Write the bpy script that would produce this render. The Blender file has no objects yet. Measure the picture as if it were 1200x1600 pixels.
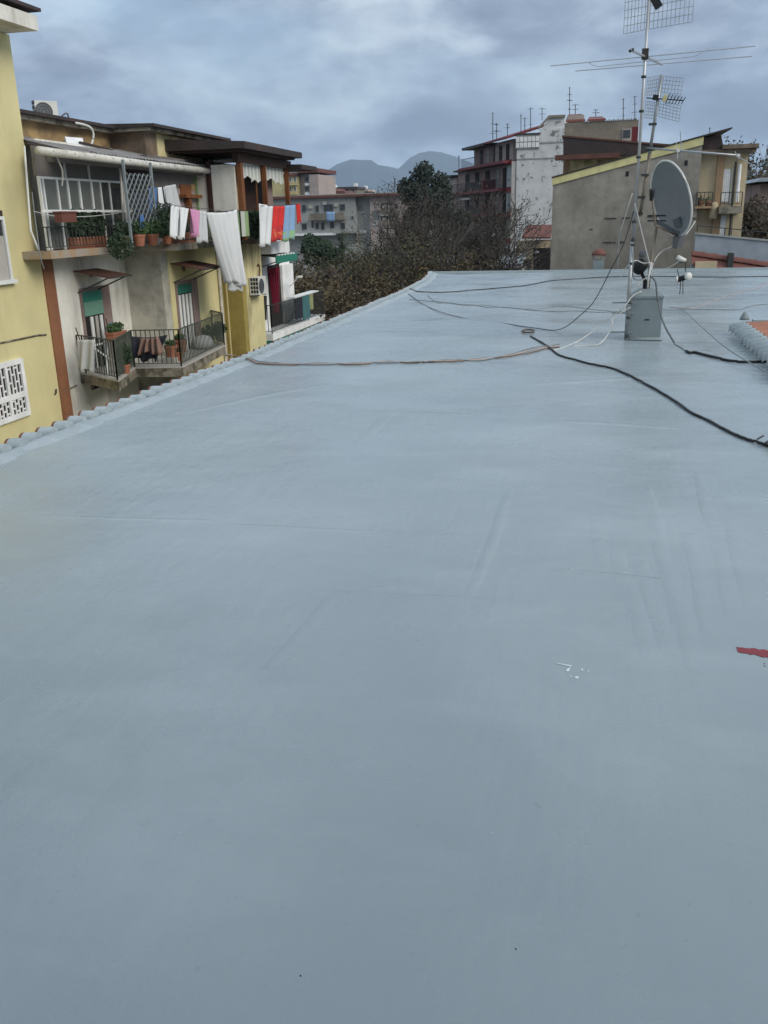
import bpy, math, random
from mathutils import Vector, Matrix
R = math.radians
random.seed(7)
sc = bpy.context.scene
C = sc.collection

# ------------------------------------------------------------ camera, sky, sun, exposure
YAW, PITCH, ROLL, FPX, CAMH = 0.22488255, 0.31831685, R(-1.5), 1400.0, 1.7
F = Vector((-math.sin(YAW)*math.cos(PITCH), math.cos(YAW)*math.cos(PITCH), -math.sin(PITCH)))
R0 = Vector((math.cos(YAW), math.sin(YAW), 0)); U0 = R0.cross(F)
RT = R0*math.cos(ROLL) + U0*math.sin(ROLL); UP = RT.cross(F)
cam_d = bpy.data.cameras.new('camera'); cam = bpy.data.objects.new('camera', cam_d); C.objects.link(cam)
M = Matrix((RT, UP, -F)).transposed().to_4x4(); M.translation = Vector((0, 0, CAMH)); cam.matrix_world = M
cam_d.sensor_fit = 'VERTICAL'; cam_d.sensor_height = 24; cam_d.lens = 24*FPX/1600
cam_d.clip_start = 0.05; cam_d.clip_end = 40000
sc.camera = cam

SUN_EL, SUN_AZ = R(34), R(112)          # azimuth clockwise from +Y: behind the viewer's right shoulder
world = bpy.data.worlds.new('World'); sc.world = world; world.use_nodes = True
wn = world.node_tree; wn.nodes.clear()
def N(nt, t, **kw):
    n = nt.nodes.new(t)
    for k, v in kw.items():
        setattr(n, k, v)
    return n
def ramp(nt, stops, interp='LINEAR'):
    n = N(nt, 'ShaderNodeValToRGB'); cr = n.color_ramp; cr.interpolation = interp
    while len(cr.elements) < len(stops): cr.elements.new(0.5)
    for e, (p, c) in zip(cr.elements, stops):
        e.position = p; e.color = (c, c, c, 1) if not hasattr(c, '__len__') else (*c, 1)
    return n
def mixc(nt, fac, a, b, mode='MIX'):
    n = N(nt, 'ShaderNodeMix', data_type='RGBA', blend_type=mode)
    for sock, v in ((n.inputs[0], fac), (n.inputs[6], a), (n.inputs[7], b)):
        if hasattr(v, 'links') or isinstance(v, bpy.types.NodeSocket): nt.links.new(v, sock)
        elif hasattr(v, '__len__'): sock.default_value = (*v, 1)
        else: sock.default_value = v
    return n.outputs[2]
def mth(nt, op, a, b=0.0, clamp=False):
    n = N(nt, 'ShaderNodeMath', operation=op, use_clamp=clamp)
    for s, v in ((n.inputs[0], a), (n.inputs[1], b)):
        if isinstance(v, bpy.types.NodeSocket): nt.links.new(v, s)
        else: s.default_value = v
    return n.outputs[0]
SKY_NISHITA = 0.10
def build_sky():
    nt = wn; L = nt.links.new
    out = N(nt, 'ShaderNodeOutputWorld'); bg = N(nt, 'ShaderNodeBackground')
    sky = N(nt, 'ShaderNodeTexSky', sky_type='NISHITA'); sky.sun_disc = False
    sky.sun_elevation = SUN_EL; sky.sun_rotation = SUN_AZ
    tc = N(nt, 'ShaderNodeTexCoord'); sep = N(nt, 'ShaderNodeSeparateXYZ'); L(tc.outputs['Generated'], sep.inputs[0])
    mp = N(nt, 'ShaderNodeMapping'); L(tc.outputs['Generated'], mp.inputs[0]); mp.inputs['Rotation'].default_value = (R(6), R(-4), 0)
    mp.inputs['Scale'].default_value = (1.0, 1.0, 2.3); mp.inputs['Location'].default_value = (3.1, 1.7, 0.4)
    n1 = N(nt, 'ShaderNodeTexNoise'); n1.inputs['Scale'].default_value = 6.5; n1.inputs['Detail'].default_value = 7
    n1.inputs['Roughness'].default_value = 0.56; n1.inputs['Distortion'].default_value = 0.15; L(mp.outputs[0], n1.inputs[0])
    n2 = N(nt, 'ShaderNodeTexNoise'); n2.inputs['Scale'].default_value = 2.6; n2.inputs['Detail'].default_value = 5; L(mp.outputs[0], n2.inputs[0])
    # cloud body: slate undersides to paler tops
    shade = ramp(nt, [(0.36, (1.95, 2.42, 3.15)), (0.46, (2.6, 3.15, 3.95)), (0.54, (3.6, 4.25, 5.0)), (0.64, (5.0, 5.7, 6.2))])
    L(n1.outputs[0], shade.inputs[0])
    hor = ramp(nt, [(0.0, (0.62, 0.69, 0.78)), (0.12, (0.80, 0.85, 0.92)), (0.30, (1.1, 1.1, 1.1)), (0.6, (1.75, 1.73, 1.66)), (1.0, (2.1, 2.05, 1.96))])
    L(sep.outputs[2], hor.inputs[0])
    cloud = mixc(nt, 1.0, shade.outputs[0], hor.outputs[0], 'MULTIPLY')
    # thin gaps where the clear sky shows through
    gap = ramp(nt, [(0.51, 0.0), (0.63, 0.65)]); L(n2.outputs[0], gap.inputs[0])
    ge = ramp(nt, [(0.06, 0.0), (0.2, 1.0)]); L(sep.outputs[2], ge.inputs[0]); gf = mth(nt, 'MULTIPLY', gap.outputs[0], ge.outputs[0])
    col = mixc(nt, gf, cloud, sky.outputs[0])
    L(col, bg.inputs[0]); bg.inputs[1].default_value = SKY_NISHITA
    L(bg.outputs[0], out.inputs[0])
build_sky()
sun_d = bpy.data.lights.new('sun', 'SUN'); sun = bpy.data.objects.new('sun', sun_d); C.objects.link(sun)
sun_d.energy = 1.5; sun_d.angle = R(30); sun_d.color = (1.0, 0.93, 0.82)
sd = Vector((math.sin(SUN_AZ)*math.cos(SUN_EL), math.cos(SUN_AZ)*math.cos(SUN_EL), math.sin(SUN_EL)))
sun.rotation_euler = sd.to_track_quat('Z', 'Y').to_euler()
vs = sc.view_settings; vs.view_transform = 'Standard'; vs.look = 'None'; vs.exposure = 0.47; vs.gamma = 1.0; vs.use_curve_mapping = False
sc.cycles.max_bounces = 6; sc.cycles.volume_bounces = 1

def P(px, py, X=None, Y=None, Z=None):
    """the point on the plane X=, Y= or Z= that lies behind a pixel of the 1200 x 1600 photograph"""
    d = F*FPX + RT*(px-600) - UP*(py-800)
    t = X/d.x if X is not None else Y/d.y if Y is not None else (Z-CAMH)/d.z
    return Vector((0, 0, CAMH)) + d*t

# ------------------------------------------------------------ materials
MATS = {}
def mat(name, col, rough=.75, var=.16, scale=2.5, bump=.15, bscale=30, spec=.3, metal=0., stain=None, samt=.6, sscale=.7,
        streak=1., slo=.5, shi=.68, alpha=None):
    m = bpy.data.materials.new(name); m.use_nodes = True; nt = m.node_tree; L = nt.links.new
    b = nt.nodes['Principled BSDF']
    g = N(nt, 'ShaderNodeNewGeometry'); mp = N(nt, 'ShaderNodeMapping'); L(g.outputs['Position'], mp.inputs[0])
    n1 = N(nt, 'ShaderNodeTexNoise'); n1.inputs['Scale'].default_value = scale; n1.inputs['Detail'].default_value = 6
    n1.inputs['Roughness'].default_value = .62; L(mp.outputs[0], n1.inputs[0])
    r = ramp(nt, [(.28, tuple(c*(1-var) for c in col)), (.72, tuple(min(1, c*(1+var)) for c in col))]); L(n1.outputs[0], r.inputs[0])
    c = r.outputs[0]
    if stain is not None:
        mp2 = N(nt, 'ShaderNodeMapping'); L(g.outputs['Position'], mp2.inputs[0]); mp2.inputs['Scale'].default_value = (1, 1, 1/streak)
        mp2.inputs['Location'].default_value = (random.uniform(0, 50), 3, 8)
        n2 = N(nt, 'ShaderNodeTexNoise'); n2.inputs['Scale'].default_value = sscale; n2.inputs['Detail'].default_value = 7
        n2.inputs['Roughness'].default_value = .66; L(mp2.outputs[0], n2.inputs[0])
        r2 = ramp(nt, [(slo, 0.), (shi, samt)]); L(n2.outputs[0], r2.inputs[0])
        c = mixc(nt, r2.outputs[0], c, stain)
    L(c, b.inputs['Base Color'])
    b.inputs['Roughness'].default_value = rough; b.inputs['Metallic'].default_value = metal
    b.inputs['Specular IOR Level'].default_value = spec
    if bump:
        n3 = N(nt, 'ShaderNodeTexNoise'); n3.inputs['Scale'].default_value = bscale; n3.inputs['Detail'].default_value = 4
        L(mp.outputs[0], n3.inputs[0]); bp = N(nt, 'ShaderNodeBump'); bp.inputs['Strength'].default_value = bump; bp.inputs['Distance'].default_value = .02
        L(n3.outputs[0], bp.inputs['Height']); L(bp.outputs[0], b.inputs['Normal'])
    MATS[name] = m
    return m
mat('yellow_plaster', (.67, .595, .32), stain=(.50, .435, .235), samt=.55, sscale=.9, streak=5, var=.08, scale=1.2)
mat('yellow_stained', (.66, .585, .32), stain=(.2, .165, .09), samt=.75, sscale=.9, streak=3, var=.14, slo=.52, shi=.66)
mat('shaded_yellow_plaster', (.36, .28, .085), stain=(.16, .12, .05), samt=.5, sscale=.8, streak=2)  # yellow plaster with the shade of its side face put into the colour
mat('white_plaster', (.74, .72, .65), stain=(.34, .31, .24), samt=.65, sscale=1.3, streak=5, var=.1)
mat('clean_white', (.80, .80, .79), stain=(.5, .48, .44), samt=.4)
mat('grey_stained', (.52, .50, .42), stain=(.22, .215, .19), samt=.85, sscale=.9, streak=1.2, slo=.42, shi=.6)
mat('orange_plaster', (.46, .31, .15), stain=(.14, .10, .07), samt=.8, sscale=1.2, streak=.8, slo=.42, shi=.62)
mat('dark_stained', (.27, .2, .14), stain=(.09, .07, .05), samt=.8, sscale=1.2, slo=.4, shi=.6)
mat('brown_paint', (.26, .115, .06), stain=(.14, .07, .04))
mat('mossy_concrete', (.27, .24, .19), stain=(.05, .045, .03), samt=.85, sscale=2.5, slo=.45, shi=.6, bump=.5)
mat('slab_edge', (.40, .27, .17), stain=(.35, .33, .28), samt=.9, sscale=2.2, slo=.45, shi=.56)
mat('dark_tar', (.045, .035, .033), rough=.6, stain=(.12, .06, .05), samt=.5)
mat('rust_sheet', (.13, .06, .045), stain=(.07, .035, .03), sscale=4, samt=.7)
mat('corrugated', (.21, .20, .195), stain=(.1, .095, .09), samt=.6, sscale=1.5)
mat('pale_gutter', (.60, .58, .52), rough=.5, stain=(.2, .18, .14), samt=.5, sscale=3)
mat('white_frame', (.72, .73, .71), rough=.5, var=.08, bump=0)
mat('wood', (.20, .075, .028), rough=.55, stain=(.09, .035, .015), sscale=4, streak=4)
mat('dark_wood', (.05, .025, .018), rough=.6)
mat('dark_inside', (.022, .018, .017), rough=.9, bump=0)
mat('shaded_wall', (.16, .145, .135), stain=(.08, .07, .065))  # shade under the veranda roof is put into this wall colour
mat('pink_wall', (.36, .29, .27), stain=(.2, .15, .14))
mat('green_paint', (.035, .21, .155), rough=.5, var=.06, bump=0)
mat('green_pale', (.17, .34, .26), rough=.55, var=.06, bump=0)
mat('shutter_grey', (.42, .40, .36), var=.1)
mat('iron', (.045, .05, .048), rough=.6, var=.2, bump=0)
mat('green_iron', (.07, .085, .07), rough=.6, var=.2, bump=0)
mat('galvanised', (.36, .38, .39), rough=.42, metal=.75, var=.15, scale=20, bump=0, stain=(.2, .19, .17), samt=.5, sscale=6)
mat('aluminium', (.42, .43, .44), rough=.4, metal=.7, var=.1, bump=0)
mat('rusty_pole', (.24, .21, .17), rough=.6, metal=.3, stain=(.13, .08, .05), sscale=8, samt=.7)
mat('black_plastic', (.015, .016, .017), rough=.45, bump=0)
mat('grey_plastic', (.12, .13, .14), rough=.5, bump=0)
mat('white_plastic', (.66, .66, .62), rough=.4, var=.06, bump=0)
mat('cable_white', (.55, .55, .52), rough=.6, bump=0)
mat('cable_grey', (.22, .25, .26), rough=.6, bump=0)
mat('cable_pink', (.45, .36, .33), rough=.6, bump=0)
mat('cable_brown', (.17, .12, .08), rough=.6, bump=0)
mat('dish_grey', (.20, .22, .24), rough=.5, var=.08, scale=6, bump=0)
mat('cement', (.285, .262, .225), stain=(.12, .11, .095), samt=.8, sscale=.6, streak=2.2, var=.25, scale=2.2, slo=.40, shi=.66, bump=.3)
mat('lime_fascia', (.60, .55, .27), stain=(.4, .36, .2), sscale=1.5, samt=.5)
mat('cream_plaster', (.52, .43, .28), stain=(.28, .22, .15), samt=.55, sscale=.6, streak=3)
mat('tan_paint', (.33, .22, .13), stain=(.2, .14, .09))
mat('red_paint', (.15, .022, .026), rough=.6, stain=(.08, .025, .025))
mat('red_roof', (.15, .058, .044), rough=.6, stain=(.15, .05, .035), sscale=3)
mat('terracotta', (.36, .145, .085), rough=.8, stain=(.2, .1, .07), sscale=6, samt=.7)
mat('peeling', (.60, .60, .585), stain=(.17, .16, .145), samt=.9, sscale=1.3, slo=.565, shi=.63, var=.14, scale=.8)
mat('far_grey', (.33, .33, .31), stain=(.13, .13, .125), samt=.7, sscale=.22, streak=2)
mat('far_concrete', (.24, .205, .16), stain=(.1, .085, .07), samt=.8, sscale=.3, slo=.45)
mat('far_pink', (.40, .33, .30), stain=(.25, .21, .19), samt=.5, sscale=.3)
mat('far_yellow', (.52, .44, .22), stain=(.34, .29, .18), samt=.5, sscale=.3)
mat('dim_pink', (.27, .195, .175), stain=(.1, .075, .07), samt=.7, sscale=.5)
mat('neighbour_roof', (.30, .34, .38), rough=.5, stain=(.25, .28, .31), bump=.05)
mat('bark', (.085, .068, .05), stain=(.16, .145, .12), samt=.8, sscale=2, slo=.46, shi=.56, bump=.5)
mat('pale_bark', (.42, .39, .34), stain=(.16, .14, .11), samt=.5, sscale=3)
mat('leaf_brown', (.085, .066, .04), var=.5, scale=1.2, bump=0, stain=(.10, .068, .03), samt=.7, sscale=1.1, slo=.56, shi=.62)
mat('leaf_ochre', (.09, .07, .038), var=.5, scale=1.5, bump=0, stain=(.16, .105, .034), samt=.8, sscale=1.6, slo=.56, shi=.6)
mat('leaf_russet', (.062, .051, .038), var=.4, scale=1.5, bump=0, stain=(.08, .052, .03), samt=.8, sscale=1.2)
mat('twig', (.075, .063, .053), var=.3, bump=0, stain=(.13, .115, .10), samt=.8, sscale=.8)
mat('leaf_olive', (.066, .068, .036), var=.4, scale=1.3, bump=0, stain=(.1, .085, .035), samt=.7, sscale=1.2)
mat('leaf_dark', (.018, .028, .018), var=.5, scale=1.0, bump=0, spec=.4)
mat('leaf_green', (.045, .085, .03), var=.5, scale=8, bump=0)
mat('leaf_deep', (.028, .05, .026), var=.5, scale=6, bump=0)
mat('palm_green', (.045, .06, .025), var=.4, scale=2, bump=0)
mat('asphalt', (.05, .05, .052), stain=(.035, .035, .035))
mat('terrain', (.075, .075, .062), scale=.02, stain=(.14, .135, .125), samt=.8, sscale=.012)
mat('mountain', (.03, .048, .06), scale=.002, bump=0)
mat('cloth_white', (.68, .69, .69), rough=.9, var=.05, bump=.1, bscale=60)
mat('cloth_grey', (.52, .53, .53), rough=.9, var=.06)
mat('cloth_pink', (.58, .27, .43), rough=.9, var=.1)
mat('cloth_red', (.60, .035, .03), rough=.9, var=.08)
mat('cloth_red_print', (.50, .035, .04), rough=.9, stain=(.62, .2, .06), sscale=9, samt=1., slo=.55, shi=.6)
mat('cloth_blue', (.24, .37, .56), rough=.9, var=.08)
mat('cloth_green', (.27, .46, .22), rough=.9, stain=(.24, .37, .56), sscale=6, samt=1., slo=.5, shi=.55)
mat('cloth_navy', (.035, .04, .055), rough=.9, var=.3)
mat('cloth_denim', (.07, .15, .34), rough=.9, var=.2)
mat('cloth_brown', (.23, .145, .115), rough=.9, stain=(.33, .22, .18), sscale=5, samt=.7)
mat('cloth_crimson', (.22, .015, .04), rough=.9)
mat('cloth_teal', (.08, .2, .21), rough=.9)
mat('cloth_lime', (.36, .38, .2), rough=.9)
mat('cloth_stripe_green', (.27, .38, .19), rough=.9, var=.08)
mat('cloth_stripe_white', (.50, .52, .46), rough=.9, var=.06)
mat('blue_plastic', (.1, .3, .42), rough=.5, bump=0)
mat('lamp_white', (.8, .8, .78), rough=.3, bump=0)
mat('tile_tip', (.25, .11, .075), rough=.85, stain=(.1, .06, .05), sscale=9, samt=.8)
mat('tile_paint', (.36, .41, .43), rough=.5, var=.1, scale=9, stain=(.27, .32, .34), sscale=6, samt=.8)
mat('trough_paint', (.15, .19, .22), rough=.55, var=.12, scale=9)
mat('chimney_paint', (.21, .25, .26), rough=.55, var=.08, scale=6, bump=.2, bscale=50)
mat('edge_paint', (.33, .375, .395), rough=.45, var=.12, scale=3.5, stain=(.25, .30, .32), sscale=4, samt=.8, bump=.3)
mat('red_mark', (.22, .03, .04), rough=.5, stain=(.15, .03, .035), sscale=40)
mat('white_mark', (.60, .64, .66), rough=.5, bump=0)
def glass(name, col, rough=.08):
    m = mat(name, col, rough=rough, var=.15, scale=2, bump=0, spec=.6)
    return m
glass('dark_glass', (.035, .04, .042)); glass('sky_tinted_glass', (.19, .22, .235), .12); glass('dim_glass', (.14, .15, .14), .15)
def roof_material():
    m = bpy.data.materials.new('roof_membrane'); m.use_nodes = True; nt = m.node_tree; L = nt.links.new
    b = nt.nodes['Principled BSDF']; g = N(nt, 'ShaderNodeNewGeometry')
    def noise(scale, sx, sy, det=5, rough=.55, rot=0):
        mp = N(nt, 'ShaderNodeMapping'); L(g.outputs['Position'], mp.inputs[0]); mp.inputs['Scale'].default_value = (sx, sy, 1)
        mp.inputs['Rotation'].default_value = (0, 0, rot)
        n = N(nt, 'ShaderNodeTexNoise'); n.inputs['Scale'].default_value = scale; n.inputs['Detail'].default_value = det
        n.inputs['Roughness'].default_value = rough; L(mp.outputs[0], n.inputs[0]); return n.outputs[0]
    a = noise(.55, 1, 1); r = ramp(nt, [(.3, (.25, .297, .322)), (.7, (.30, .352, .376))]); L(a, r.inputs[0])
    c = r.outputs[0]
    s = noise(1.0, .8, 1.4, 5, .55, rot=.12); rs = ramp(nt, [(.50, 0.), (.72, .45)]); L(s, rs.inputs[0])        # roller strokes, paler coat
    c = mixc(nt, rs.outputs[0], c, (.365, .42, .445))
    w = noise(.9, 1, 1.2, 6, .62); rw = ramp(nt, [(.56, 0.), (.7, .35)]); L(w, rw.inputs[0])              # greener thin coat
    c = mixc(nt, rw.outputs[0], c, (.225, .275, .293))
    t = noise(34, 1, 1, 3); rt = ramp(nt, [(.66, 0.), (.76, .22)]); L(t, rt.inputs[0])
    c = mixc(nt, rt.outputs[0], c, (.15, .18, .19))
    L(c, b.inputs['Base Color'])
    ro = noise(.9, .9, 1.2); rr = ramp(nt, [(.3, .16), (.7, .36)]); L(ro, rr.inputs[0]); L(rr.outputs[0], b.inputs['Roughness'])
    b.inputs['Specular IOR Level'].default_value = .45
    h1 = noise(2.0, 1, 1.25, 3); h2 = noise(5.5, 2.2, .4, 2); h3 = noise(90, 1, 1, 3)
    prev = None
    for h, st, di in ((h1, .36, .03), (h2, .12, .03), (h3, .16, .006)):
        bp = N(nt, 'ShaderNodeBump'); bp.inputs['Strength'].default_value = st; bp.inputs['Distance'].default_value = di
        L(h, bp.inputs['Height'])
        if prev: L(prev.outputs[0], bp.inputs['Normal'])
        prev = bp
    L(prev.outputs[0], b.inputs['Normal'])
    MATS['roof_membrane'] = m
roof_material()

# ------------------------------------------------------------ mesh builder and naming helpers
WORG = {}
class MB:
    def __init__(s): s.v = []; s.f = []; s.mi = []; s.m = 0
    def add(s, vs, fs):
        o = len(s.v); s.v += [Vector(v) for v in vs]
        for f in fs: s.f.append([i+o for i in f]); s.mi.append(s.m)
        return s
    def box(s, x0, x1, y0, y1, z0, z1):
        x0, x1 = sorted((x0, x1)); y0, y1 = sorted((y0, y1)); z0, z1 = sorted((z0, z1))
        return s.add([(x0,y0,z0),(x1,y0,z0),(x1,y1,z0),(x0,y1,z0),(x0,y0,z1),(x1,y0,z1),(x1,y1,z1),(x0,y1,z1)],
                     [(0,3,2,1),(4,5,6,7),(0,1,5,4),(1,2,6,5),(2,3,7,6),(3,0,4,7)])
    def bar(s, p, q, w, h=None, up=(0, 0, 1)):
        p, q = Vector(p), Vector(q); h = h or w; d = (q-p).normalized(); up = Vector(up)
        if abs(d.dot(up)) > .95: up = Vector((0, 1, 0))
        a = d.cross(up).normalized()*w/2; b = a.cross(d).normalized()*h/2
        return s.add([p-a-b, p+a-b, p+a+b, p-a+b, q-a-b, q+a-b, q+a+b, q-a+b],
                     [(0,1,2,3),(7,6,5,4),(0,4,5,1),(1,5,6,2),(2,6,7,3),(3,7,4,0)])
    def tube(s, pts, r, n=6, cap=True):
        pts = [Vector(p) for p in pts]; rs = r if hasattr(r, '__len__') else [r]*len(pts)
        vs = []; fs = []
        for i, p in enumerate(pts):
            d = (pts[min(i+1, len(pts)-1)] - pts[max(i-1, 0)]).normalized()
            up = Vector((0, 0, 1)) if abs(d.z) < .9 else Vector((0, 1, 0))
            a = d.cross(up).normalized(); b = a.cross(d)
            for k in range(n):
                t = 2*math.pi*k/n; vs.append(p + (a*math.cos(t)+b*math.sin(t))*rs[i])
        for i in range(len(pts)-1):
            for k in range(n):
                k2 = (k+1) % n; fs.append((i*n+k, i*n+k2, (i+1)*n+k2, (i+1)*n+k))
        if cap: fs += [tuple(range(n))[::-1], tuple(range((len(pts)-1)*n, len(pts)*n))]
        return s.add(vs, fs)
    def lathe(s, prof, c, n=14, axis=(0, 0, 1)):
        c = Vector(c); ax = Vector(axis).normalized(); u = ax.orthogonal().normalized(); w = ax.cross(u); vs = []; fs = []
        for r, h in prof:
            for k in range(n):
                t = 2*math.pi*k/n; vs.append(c + ax*h + (u*math.cos(t)+w*math.sin(t))*r)
        for i in range(len(prof)-1):
            for k in range(n):
                k2 = (k+1) % n; fs.append((i*n+k, i*n+k2, (i+1)*n+k2, (i+1)*n+k))
        fs += [tuple(range(n))[::-1], tuple(range((len(prof)-1)*n, len(prof)*n))]
        return s.add(vs, fs)
    def prism(s, poly, vec):
        vec = Vector(vec); n = len(poly); a = [Vector(p) for p in poly]; b = [p+vec for p in a]
        return s.add(a+b, [tuple(range(n))[::-1], tuple(range(n, 2*n))] + [(i, (i+1) % n, n+(i+1) % n, n+i) for i in range(n)])
    def build(s, name, mats, parent=None, smooth=False, org=None):
        if org is None:
            if parent is not None: org = WORG[parent.name]
            else:
                xs = [v.x for v in s.v]; ys = [v.y for v in s.v]; zs = [v.z for v in s.v]
                org = Vector(((min(xs)+max(xs))/2, (min(ys)+max(ys))/2, min(zs)))
        me = bpy.data.meshes.new(name); me.from_pydata([v-org for v in s.v], [], s.f)
        for m in ([mats] if isinstance(mats, str) else mats): me.materials.append(MATS[m])
        me.polygons.foreach_set('material_index', s.mi)
        if smooth: me.polygons.foreach_set('use_smooth', [True]*len(s.f))
        me.update()
        o = bpy.data.objects.new(name, me); C.objects.link(o)
        if parent is not None: o.parent = parent
        else: o.location = org
        WORG[o.name] = org
        return o
def tag(o, label=None, cat=None, group=None, kind=None):
    if label: o['label'] = label
    if cat: o['category'] = cat
    if group: o['group'] = group
    if kind: o['kind'] = kind
    return o
def thing(name, label, cat, loc, group=None):
    o = bpy.data.objects.new(name, None); C.objects.link(o); o.location = loc; o.empty_display_size = .2
    WORG[o.name] = Vector(loc)
    return tag(o, label, cat, group)
def bx(name, m, parent, *b):
    return MB().box(*b).build(name, m, parent)
def inst(src, name, parent, loc, rot=None, scale=None):
    """another object sharing the mesh of src (built around its own origin), put at a world point"""
    o = src.copy(); o.name = name; C.objects.link(o); o.parent = parent
    o.location = Vector(loc) - (WORG[parent.name] if parent is not None else Vector())
    if rot: o.rotation_euler = rot
    if scale: o.scale = scale
    return o
def proto(mb, name, m, smooth=False):
    me = mb.build(name, m, None, smooth, Vector()); C.objects.unlink(me); return me
def spline(pts, n=6):
    pts = [Vector(p) for p in pts]; out = []
    for i in range(len(pts)-1):
        p0, p1, p2, p3 = pts[max(i-1, 0)], pts[i], pts[i+1], pts[min(i+2, len(pts)-1)]
        for k in range(n):
            t = k/n
            out.append(.5*((2*p1)+(p2-p0)*t+(2*p0-5*p1+4*p2-p3)*t*t+(3*p1-p0-3*p2+p3)*t**3))
    return out + [pts[-1]]
def smooth_all(o):
    o.data.polygons.foreach_set('use_smooth', [True]*len(o.data.polygons)); return o

# ============================================================ SETTING
g = MB().add([(-20000,-20000,-11),(20000,-20000,-11),(20000,20000,-11),(-20000,20000,-11)], [(0,1,2,3)])
tag(g.build('ground', 'terrain', None, org=Vector((0, 0, -11))), kind='structure')
st = MB().box(-10.4, -4.6, -30, 27.5, -10.996, -10.99); st.box(-10.4, 30, 28.5, 33.4, -10.996, -10.99)
tag(st.build('street', 'asphalt', None), kind='structure')
def ridge(name, pts, Y, depth, seed):
    rnd = random.Random(seed); mb = MB(); prof = []
    for i in range(len(pts)-1):
        for k in range(14):
            t = k/14; q = [pts[i][j]*(1-t)+pts[i+1][j]*t for j in (0, 1)]
            prof.append(P(q[0], q[1]+rnd.uniform(-.25, .25), Y=Y))
    n = len(prof); rows = 12; vs = []; fs = []
    for j in range(rows+1):
        u = j/rows; s_ = 1-abs(u*2-1)
        for i, p in enumerate(prof):
            h = max(0, (p.z+11))*(s_**1.1)*(1 if s_ == 1 else 1+.04*math.sin(i*.07+j*2.1))
            x, y = p.x, Y+(u-.5)*depth
            vs.append((x*(y/Y), y, -11+h-(2 if s_ == 0 else 0)))
    for j in range(rows):
        for i in range(n-1): fs.append((j*n+i, j*n+i+1, (j+1)*n+i+1, (j+1)*n+i))
    mb.add(vs, fs)
    return tag(mb.build(name, 'mountain', None, True, Vector((0, Y, -11))), kind='structure')
ridge('mountain', [(380,338),(440,318),(478,292),(505,270),(527,256),(548,249),(565,250),(580,250),(592,258),(606,260),(625,264),(660,272),(720,300),(800,336)], 6200, 1800, 3)
ridge('mountain', [(540,337),(590,292),(622,264),(640,247),(655,239),(672,236),(690,238),(715,246),(745,258),(790,276),(860,300),(960,332)], 6900, 1800, 5)

# ------------------------------------------------------------ the painted roof under the viewer
XE, YB = -4.25, 28.15                    # inner line of the left edge, back edge
_XE = [(-6, -4.42), (2, -4.42), (6, -4.36), (8, -4.27), (10.5, -4.13), (15, -4.10), (21, -4.09), (24.5, -4.23), (26.3, -4.40), (28.4, -4.68)]
def xe(y):
    for (a, u), (b, v) in zip(_XE[:-1], _XE[1:]):
        if a <= y <= b: t_ = (y-a)/(b-a); return u+(v-u)*t_
    return -4.3
def roof_h(x, y):
    h = .012*math.sin(x*.9+.3*y)+.010*math.sin(y*.55-x*.4)+.007*math.sin(x*2.1-y*1.3)+.006*math.sin(y*2.7+x*.8)
    return h*max(0, min(1, (x-xe(y))/.8))
rb = MB(); nx, ny = 120, 240; vs = []; fs = []
xs = [XE+(14-XE)*i/nx for i in range(nx+1)]; ys = [-5+(YB+5)*j/ny for j in range(ny+1)]
for y in ys:
    for x in xs: x_ = xe(y)+(x-XE)*(14-xe(y))/(14-XE); vs.append((x_, y, roof_h(x_, y)))
for j in range(ny):
    for i in range(nx): fs.append((j*(nx+1)+i, j*(nx+1)+i+1, (j+1)*(nx+1)+i+1, (j+1)*(nx+1)+i))
rb.add(vs, fs)
roof = tag(rb.build('roof', 'roof_membrane', None, True, Vector((0, 0, 0))), kind='structure')
WORG['roof'] = Vector()
sh_ = MB().box(-3.6, 9.5, -4.9, -.85, .002, 5.0); sh_.build('shade_block_wall', 'white_plaster', roof)  # unseen wall and roof, added behind the camera to darken the near deck
MB().box(-3.9, 9.8, -5, -.5, 5.002, 5.2).build('shade_block_roof', 'dark_tar', roof)
wl = MB().box(-4.12, 14, -5, YB-.02, -11, -.16); wl.build('wall', 'white_plaster', roof)
# raised left edge brushed with a paler coat, its outer row of barrel tiles
ed = MB(); n = 160; vs = []; fs = []
prof = [(XE+.14, -.012), (XE+.06, .008), (XE+.0, .026), (XE-.04, .032), (XE-.06, .025), (XE-.07, -.1)]
for j in range(n+1):
    y = -5+(YB+5)*j/n
    for k, (x, z) in enumerate(prof):
        x += xe(y)-XE; up = .01*max(0, (y-26.3)/1.9) if k in (2, 3, 4) else 0
        vs.append((x+(random.uniform(-.02, .02) if k < 3 else 0), y, z+up+(random.uniform(-.008, .008) if 0 < k < 5 else 0)))
k = len(prof)
for j in range(n):
    for i in range(k-1): fs.append((j*k+i+1, j*k+i, (j+1)*k+i, (j+1)*k+i+1))
ed.add(vs, fs); ed.build('edge_coping', 'edge_paint', roof, True)
tl = MB(); ns, L0 = 8, .30
for seg, (a, b, mi) in enumerate(((0, .125, 0), (.125, .15, 1))):
    tl.m = mi; vs = []; fs = []
    for t in (a, b):
        r0 = .062+.04*t
        for i in range(ns+1):
            an = math.pi*i/ns; vs.append((-t, math.cos(an)*r0, math.sin(an)*r0*.95-.10*t))
        for i in range(ns+1):
            an = math.pi*i/ns; vs.append((-t, math.cos(an)*(r0-.016), math.sin(an)*(r0-.016)*.95-.10*t))
    m_ = ns+1
    for i in range(ns): fs += [(i, i+1, 2*m_+i+1, 2*m_+i), (m_+i+1, m_+i, 3*m_+i, 3*m_+i+1)]
    if seg == 1:
        for i in range(ns): fs.append((2*m_+i, 2*m_+i+1, 3*m_+i+1, 3*m_+i))
    tl.add(vs, fs)
tl.m = 0
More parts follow.
